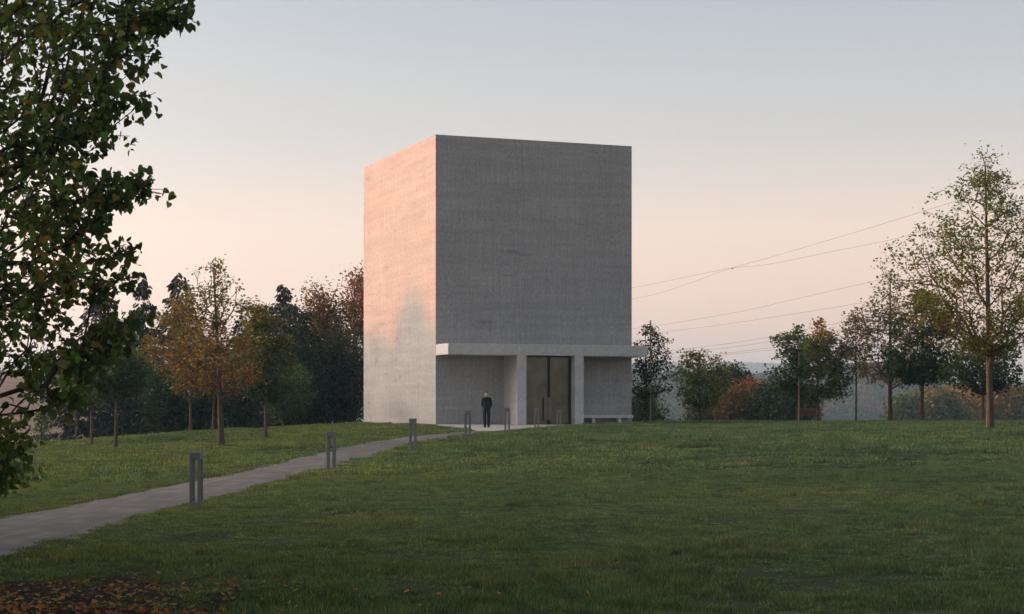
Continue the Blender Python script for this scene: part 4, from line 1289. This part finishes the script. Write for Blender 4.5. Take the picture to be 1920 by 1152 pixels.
# ------------------------------------------------------------------ grass
def grass_mat():
    m, t, b = new_mat('grass_blades', 0.6, 0.35)
    p = posvec(t)
    oi = nd(t, 'ShaderNodeObjectInfo')
    n1 = noise(t, p, 0.16, 3, 0.55)
    n2 = noise(t, p, 1.1, 4, 0.6)
    n3 = noise(t, p, 55, 2, 0.5)
    base = ramp_(t, n1, [(0.36, (0.052, 0.088, 0.036)), (0.50, (0.070, 0.104, 0.034)), (0.64, (0.104, 0.126, 0.034))])
    # fresher yellow-green pathside, dewy blue-green on the open slope, plus left glow painted in
    sxx = nd(t, 'ShaderNodeSeparateXYZ'); t.links.new(p, sxx.inputs[0])
    wx = nd(t, 'ShaderNodeMath', operation='MULTIPLY_ADD'); t.links.new(n1, wx.inputs[0]); wx.inputs[1].default_value = 14.0; t.links.new(sxx.outputs[0], wx.inputs[2])
    mrx = nd(t, 'ShaderNodeMapRange'); t.links.new(wx.outputs[0], mrx.inputs[0])
    mrx.inputs[1].default_value = 1.5; mrx.inputs[2].default_value = 13.0; mrx.inputs[3].default_value = 0.0; mrx.inputs[4].default_value = 1.0
    tintc = ramp_(t, mrx.outputs[0], [(0.0, (1.0, 0.93, 0.55)), (0.45, (0.72, 0.74, 0.62)), (1.0, (0.56, 0.64, 0.68))])
    base = mix(t, 1.0, base, tintc, 'MULTIPLY')
    base = mix(t, ramp_(t, n2, [(.35, (.5, .5, .5)), (.6, (0, 0, 0))]), base, (0.034, 0.072, 0.026))
    base = mix(t, ramp_(t, n3, [(.45, (0, 0, 0)), (.75, (.5, .5, .5))]), base, (0.13, 0.14, 0.05))
    dry = noise(t, p, 0.45, 4, 0.65)
    base = mix(t, ramp_(t, dry, [(.58, (0, 0, 0)), (.72, (.5, .5, .5))]), base, (0.13, 0.095, 0.04))
    vc = nd(t, 'ShaderNodeVertexColor', layer_name='leafcol')
    base = mix(t, 1.0, base, vc.outputs[0], 'MULTIPLY')
    sc_ = nd(t, 'ShaderNodeVectorMath', operation='SCALE'); t.links.new(base, sc_.inputs[0]); sc_.inputs['Scale'].default_value = 4.2
    base = sc_.outputs[0]
    rnd = nd(t, 'ShaderNodeMapRange'); t.links.new(oi.outputs['Random'], rnd.inputs[0]); rnd.inputs[3].default_value = 0.6; rnd.inputs[4].default_value = 1.45
    sc2 = nd(t, 'ShaderNodeVectorMath', operation='SCALE'); t.links.new(base, sc2.inputs[0]); t.links.new(rnd.outputs[0], sc2.inputs['Scale'])
    base = sc2.outputs[0]
    t.links.new(base, b.inputs['Base Color'])
    tr = nd(t, 'ShaderNodeBsdfTranslucent'); t.links.new(base, tr.inputs[0])
    ms = nd(t, 'ShaderNodeMixShader'); ms.inputs[0].default_value = 0.25
    t.links.new(b.outputs[0], ms.inputs[1]); t.links.new(tr.outputs[0], ms.inputs[2])
    t.links.new(ms.outputs[0], t.nodes['Material Output'].inputs[0])
    return m
M['grass'] = grass_mat()
def tuft(k, size, nb, h, w):
    x = rng.uniform(-size / 2, size / 2, nb); y = rng.uniform(-size / 2, size / 2, nb)
    a = rng.uniform(0, 2 * np.pi, nb); b2 = rng.uniform(0, 2 * np.pi, nb)
    hh = h * rng.uniform(0.45, 1.25, nb); lean = hh * rng.uniform(0.1, 0.75, nb)
    ww = w * rng.uniform(.6, 1.2, nb)
    s_ = np.stack([np.cos(a), np.sin(a), 0 * a], 1); ld = np.stack([np.cos(b2), np.sin(b2), 0 * b2], 1)
    p = np.stack([x, y, 0 * x - 0.02], 1)
    m1 = p + ld * lean[:, None] * .35 + np.array((0, 0, 1)) * hh[:, None] * .6
    tp = p + ld * lean[:, None] + np.array((0, 0, 1)) * hh[:, None]
    V = np.stack([p - s_ * ww[:, None] * .5, p + s_ * ww[:, None] * .5, m1 + s_ * ww[:, None] * .42, m1 - s_ * ww[:, None] * .42, tp], 1)
    i = (np.arange(nb) * 5)[:, None]
    bc = np.exp(rng.normal(0, 0.58, nb))[:, None] * (1 + rng.normal(0, .12, (nb, 3)))
    dead = rng.random(nb) < 0.06
    bc[dead] *= np.array((2.0, 1.3, .9))
    bc = np.clip(bc, 0.2, 2.6) * 0.38
    me = mesh_np('tuft', V.reshape(-1, 3), [i + np.array([[0, 1, 2, 3]]), i + np.array([[3, 2, 4]])], False, np.repeat(bc, 5, 0))
    me.materials.append(M['grass'])
    return bpy.data.objects.new('tuft_' + 'abcdefgh'[k], me)

def litter_mask(x, y):
    """1 where the bare, leaf-strewn soil is"""
    cx_, cy_ = -5.2, 18.2
    d = np.sqrt(((x - cx_) / 2.3) ** 2 + ((y - cy_ - 0.35 * (x - cx_)) / 3.1) ** 2)
    return 1 - sstep(0.35, 1.35, d + (fbm(x * 1.1, y * 1.1, 3) - 0.45) * 0.8)

def scatter(ymin, ymax, dens, pad=3.5):
    area = 0.0
    n_ = int(dens * (0.5 * 0.74 * (ymax ** 2 - ymin ** 2) + 2 * pad * (ymax - ymin)))
    y = np.sqrt(rng.uniform(ymin ** 2, ymax ** 2, n_)); x = rng.uniform(-1, 1, n_) * (0.37 * y + pad)
    pu = path_u(x, y)
    edge = 0.02 + 0.06 * (fbm(x * 1.2, y * 1.2, 3) - 0.45)
    k = (pu > edge) & ~in_poly(x, y, FC) & ~in_building(x, y, 0.05)
    lm = litter_mask(x, y)
    k &= rng.random(n_) > lm * 0.88
    # worn patches
    wp = fbm(x / 2.2 + 40, y / 3.4, 3)
    k &= ~((wp > 0.60) & (rng.random(n_) < 0.45) & (y < 60))
    return x[k], y[k], pu[k], lm[k]
def grass_field(name, ymin, ymax, dens, size, nb, h, w, label):
    src = [tuft(j, size, nb, h, w) for j in range(4)]
    x, y, pu, lm = scatter(ymin, ymax, dens)
    z = ground_z(x, y) + lawn_bumps(x, y)
    tall = 0.35 + 1.5 * sstep(0.28, 0.66, fbm(x / 1.1 + 3, y / 1.3, 3)) * (0.5 + 1.0 * fbm(x / 7, y / 7 + 30, 2))
    tall = np.where(pu < 1.0, np.minimum(tall, 1.1), tall)
    tall *= 1 + 0.25 * np.exp(-np.clip(pu, 0, 3) / 0.35) * (pu < 2) * (fbm(x * 1.7, y * 1.7, 2) > 0.35)
    tall *= 1 - 0.45 * lm
    s_ = np.stack([np.ones_like(x), np.ones_like(x), tall], 1)
    rot_ = np.stack([rng.normal(0, .04, len(x)), rng.normal(0, .04, len(x)), rng.uniform(0, 6.28, len(x))], 1)
    o = instancer(name, np.stack([x, y, z], 1), rot_, s_, src, idxs=rng.integers(0, 4, len(x)))
    tag(o, label, 'grass', kind='stuff')
grass_field('grass', 12.0, 42, 34, 0.30, 200, 0.062, 0.0062, 'short damp green grass covering the near lawn')
grass_field('grass', 42, 125, 9, 0.62, 260, 0.085, 0.014, 'short green grass covering the far lawn up to the crest')

# ------------------------------------------------------------------ fallen leaves
def litter_sheet():
    # bare soil patch slightly proud of the turf
    xs = np.arange(-8.6, -2.0, 0.12); ys = np.arange(14.6, 23.2, 0.12)
    X_, Y_ = np.meshgrid(xs, ys)
    lm = litter_mask(X_, Y_)
    Z_ = ground_z(X_, Y_) + lawn_bumps(X_, Y_) + 0.012 * (lm > 0.3) - 0.05 * (lm <= 0.3) + 0.02 * fbm(X_ * 6, Y_ * 6, 2) * lm
    Z_ -= 0.2 * (path_u(X_, Y_) < 0.1)
    nx_, ny_ = len(xs), len(ys)
    ii = np.arange(nx_ * ny_).reshape(ny_, nx_)
    qq = np.stack([ii[:-1, :-1], ii[:-1, 1:], ii[1:, 1:], ii[1:, :-1]], -1).reshape(-1, 4)
    lmf = lm.ravel()[qq].mean(1)
    o = link('soil_patch', mesh_np('soil_patch', np.stack([X_.ravel(), Y_.ravel(), Z_.ravel()], 1), qq[lmf > 0.35], True), None, [M['soil']])
    tag(o, kind='structure')
litter_sheet()
leaf_vars = []
for k in range(8):
    c = [ORG * .85, ORG * .65 + YEL * .35, RUST * 1.1, ORG * .7 + RUST * .3, YEL * .9 + ORG * .4, BRN * 1.5, ORG * 1.0, RUST * .9 + ORG * .3][k]
    T, F_ = LEAF_T['heart']
    V_ = T.copy() * 0.060
    V_[:, 1] -= 0.035
    V_[:, 2] = np.abs(V_[:, 0]) * rng.uniform(0.1, 0.9) + V_[:, 1] ** 2 * rng.uniform(2, 9) + 0.003
    me = mesh_np('fallen_leaf', V_, F_, False, np.repeat(np.clip(c[None] * np.array((1.6, 1.1, 1.2)), 0, .6), 8, 0)); me.materials.append(M['leaf'])
    leaf_vars.append(me)
def ground_hit(px, py):
    Y = 20.0
    for _ in range(25):
        x = (px - CX) / F * Y
        z = float(ground_z(np.array(x), np.array(Y)) + lawn_bumps(np.array(x), np.array(Y)))
        Y = 0.5 * Y + 0.5 * np.clip((EYE - z) * F / max(py - HY, 5), 10, 120)
    return (px - CX) / F * Y, Y, z
n = 9000
lx = rng.uniform(-8.8, -0.6, n); ly = rng.uniform(15.8, 25.5, n)
w_ = litter_mask(lx, ly)
keep = (rng.random(n) < (w_ ** 1.3 + 0.035 * sstep(1.6, 0.2, np.hypot((lx + 5.2) / 3.6, (ly - 18.5) / 5.0))) * (1 - 0.6 * sstep(19.0, 21.5, ly)) * 0.9) & (path_u(lx, ly) > 0.15)
lx, ly = lx[keep], ly[keep]
vis = np.abs(lx / ly) < 0.29
order = np.argsort(np.where(vis, ly, 99))
lx, ly = lx[order], ly[order]
lz = ground_z(lx, ly) + lawn_bumps(lx, ly) + 0.035 + 0.03 * (litter_mask(lx, ly) < 0.4)
nind = 285
for i in range(min(nind, len(lx))):
    o = bpy.data.objects.new('fallen_leaf', leaf_vars[int(rng.integers(0, 8))]); COL.objects.link(o)
    o.location = (lx[i], ly[i], lz[i]); s_ = rng.uniform(.7, 1.2); o.scale = (s_, s_, s_)
    o.rotation_euler = (rng.normal(0, .35), rng.normal(0, .35), rng.uniform(0, 6.28))
    tag(o, 'curled orange-brown fallen leaf among many on the bare soil patch', 'leaf', 'fallen leaves on the bare soil patch')
P = np.stack([lx[nind:], ly[nind:], lz[nind:]], 1)
if len(P):
    cc = np.stack([[ORG, RUST, ORG * .7 + YEL * .4, BRN * 1.5][int(rng.integers(0, 4))] for _ in range(len(P))]) * rng.uniform(.9, 1.8, (len(P), 1))
    o = link('leaf_litter', leaves_mesh('leaf_litter', P, 0.060, cc, 'heart', up=2.5, hang=0.0), None, [M['leaf']])
    tag(o, 'orange fallen leaves thinning out towards the lawn', 'leaves', kind='stuff')
strays = [(933, 1053, 'alone mid-lawn below the door'), (998, 1100, 'standing upright in the grass below the door'), (972, 1112, 'close to the upright one'),
          (668, 1117, 'at the left of the bottom-edge row'), (703, 1131, 'near the bottom edge left of centre'), (823, 1125, 'reddish, bottom edge left of centre'),
          (787, 1147, 'on the very bottom edge'), (935, 1124, 'yellowish, bottom edge centre'), (1102, 1124, 'bottom edge right of centre'),
          (1158, 1066, 'single, right of the mid-lawn one'), (1350, 1085, 'curled yellow-brown, on the dark right part of the lawn'), (1780, 1000, 'orange, far right of the lawn'),
          (1803, 1008, 'right neighbour of the far-right one'), (1836, 952, 'small upright, near the right edge'), (764, 1120, 'pale, between the two bottom-left ones')]
for i, (px, py, where) in enumerate(strays):
    x, y, z = ground_hit(px, py)
    o = bpy.data.objects.new('fallen_leaf', leaf_vars[[0, 6, 1, 3, 2, 7, 0, 4, 6, 3, 4, 6, 0, 6, 4][i]]); COL.objects.link(o)
    o.location = (x, y, z + 0.065)
    o.rotation_euler = (R(55 if 'upright' in where else 25), rng.normal(0, .3), rng.uniform(-1, 1))
    tag(o, 'stray fallen leaf on the grass, ' + where, 'leaf', 'stray fallen leaves on the lawn')

# ------------------------------------------------------------------ the man
def skin_mesh(verts, edges, radii, root=0, sub=2):
    me = bpy.data.meshes.new('tmp'); me.from_pydata(verts, edges, [])
    o = bpy.data.objects.new('tmp', me); COL.objects.link(o)
    md = o.modifiers.new('s', 'SKIN'); md.use_smooth_shade = True
    for i, r_ in enumerate(radii):
        me.skin_vertices[0].data[i].radius = r_ if isinstance(r_, tuple) else (r_, r_)
        me.skin_vertices[0].data[i].use_root = (i == root)
    sb = o.modifiers.new('u', 'SUBSURF'); sb.levels = sub; sb.render_levels = sub
    dg = bpy.context.evaluated_depsgraph_get()
    ev = o.evaluated_get(dg)
    out = bpy.data.meshes.new_from_object(ev)
    bpy.data.objects.remove(o)
    return out
def man():
    p = W(912.5, 804, 83.4)
    H = 1.0
    root = empty('person', (p.x, p.y, p.z), 'man in black jacket and trousers standing with hands behind his back', 'person', rz=R(-4))
    V_ = [(0, 0, .94), (0, 0, 1.08), (0, .01, 1.24), (0, .01, 1.40), (0, 0, 1.475), (0, -.01, 1.52),      # 0-5 spine neck
          (0, -.012, 1.575), (0, -.008, 1.645), (0, 0, 1.70)]                                             # 6-8 head
    E_ = [(i, i + 1) for i in range(8)]
    r_ = [(.155, .115), (.140, .105), (.160, .115), (.150, .105), (.062, .062), (.052, .056), (.072, .088), (.088, .106), (.060, .074)]
    for s_ in (-1, 1):
        b = len(V_)
        V_ += [(s_ * .165, .01, 1.405), (s_ * .205, .03, 1.26), (s_ * .215, .07, 1.12), (s_ * .175, .13, 1.02), (s_ * .085, .165, .955), (s_ * .04, .17, .93)]
        E_ += [(3, b)] + [(b + i, b + i + 1) for i in range(5)]
        r_ += [.075, .062, .054, .048, .034, (.036, .02)]
        # fingers
        h = b + 5
        for k, (dx, ln) in enumerate(((-.024, .06), (-.008, .07), (.008, .066), (.022, .052))):
            c = len(V_)
            V_ += [(s_ * (.02 + .0) + dx, .172, .895), (s_ * -.005 + dx, .182, .895 - ln * .6)]
            E_ += [(h, c), (c, c + 1)]; r_ += [.0095, .008]
        c = len(V_); V_ += [(s_ * .055, .188, .90), (s_ * .05, .195, .87)]; E_ += [(h, c), (c, c + 1)]; r_ += [.011, .009]
        l = len(V_)
        V_ += [(s_ * .09, 0, .87), (s_ * .10, -.01, .66), (s_ * .095, -.01, .47), (s_ * .092, .005, .26), (s_ * .09, .01, .11), (s_ * .09, -.01, .055), (s_ * .10, -.12, .038), (s_ * .105, -.19, .032)]
        E_ += [(0, l)] + [(l + i, l + i + 1) for i in range(7)]
        r_ += [(.098, .10), (.088, .09), .076, .072, .066, (.045, .05), (.042, .03), (.034, .022)]
    me = skin_mesh(V_, E_, r_)
    for m_ in (M['cloth'], M['skin'], M['shoe']): me.materials.append(m_)
    for q in me.polygons:
        c = q.center
        if c.z > 1.50: q.material_index = 1
        elif c.z < 0.075: q.material_index = 2
        elif .80 < c.z < .945 and c.y > .13: q.material_index = 1
        else: q.material_index = 0
        q.use_smooth = True
    body = link('body', me, root)
    # face details are small children of the body
    def blob(name, c, s3, mat, par=body):
        b = bmesh.new(); bmesh.ops.create_uvsphere(b, u_segments=14, v_segments=10, radius=1)
        for v in b.verts: v.co = Vector((v.co.x * s3[0] + c[0], v.co.y * s3[1] + c[1], v.co.z * s3[2] + c[2]))
        m_ = bpy.data.meshes.new(name); b.to_mesh(m_); b.free()
        for f2 in m_.polygons: f2.use_smooth = True
        return link(name, m_, par, [mat])
    blob('nose', (0, -.108, 1.612), (.012, .020, .022), M['skin'])
    blob('eye', (-.03, -.094, 1.640), (.013, .008, .007), M['hair']); blob('eye', (.03, -.094, 1.640), (.013, .008, .007), M['hair'])
    blob('mouth', (0, -.094, 1.578), (.024, .008, .005), M['red'])
    blob('ear', (-.082, .005, 1.62), (.012, .02, .03), M['skin']); blob('ear', (.082, .005, 1.62), (.012, .02, .03), M['skin'])
    b = bmesh.new(); bmesh.ops.create_uvsphere(b, u_segments=20, v_segments=14, radius=1)
    bmesh.ops.delete(b, geom=[v for v in b.verts if v.co.z < -0.35 or (v.co.z < 0.30 and v.co.y < -0.15)], context='VERTS')
    for v in b.verts: v.co = Vector((v.co.x * .086, v.co.y * .104 + .004, v.co.z * .085 + 1.658))
    m_ = bpy.data.meshes.new('hair'); b.to_mesh(m_); b.free()
    link('hair', m_, body, [M['hair']])
    # jacket hem and collar
    MB().tube([(0, 0, 1.455), (0, 0, 1.505)], [.075, .068], 12).build('collar', M['cloth'], body, smooth=True)
    bj = bmesh.new(); rings = []
    for z, a, d in ((.86, .178, .135), (.90, .180, .137), (1.0, .172, .13), (1.12, .165, .125), (1.28, .18, .13)):
        rings.append([bj.verts.new((math.cos(t_) * a, math.sin(t_) * d + .005, z)) for t_ in np.linspace(0, 2 * math.pi, 18, endpoint=False)])
    for a, b2 in zip(rings, rings[1:]):
        for i in range(18): bj.faces.new((a[i], a[(i + 1) % 18], b2[(i + 1) % 18], b2[i]))
    mj = bpy.data.meshes.new('jacket'); bj.to_mesh(mj); bj.free()
    for f2 in mj.polygons: f2.use_smooth = True
    link('jacket', mj, body, [M['cloth']])
man()

# ------------------------------------------------------------------ haze
HZ = 2.8e-4
hb = MB().box((-4800, -420, -32), (4800, 5600, 142)).build('haze', None)
hm = bpy.data.materials.new('haze'); hm.use_nodes = True
t = hm.node_tree; t.nodes.clear()
mo = t.nodes.new('ShaderNodeOutputMaterial'); pvn = t.nodes.new('ShaderNodeVolumePrincipled')
pvn.inputs['Color'].default_value = (0.56, 0.83, 1.0, 1)
pvn.inputs['Density'].default_value = HZ
pvn.inputs['Anisotropy'].default_value = 0.55
t.links.new(pvn.outputs[0], mo.inputs['Volume'])
hb.data.materials.append(hm)
tag(hb, 'thin evening haze filling the valley air', 'haze', kind='stuff')
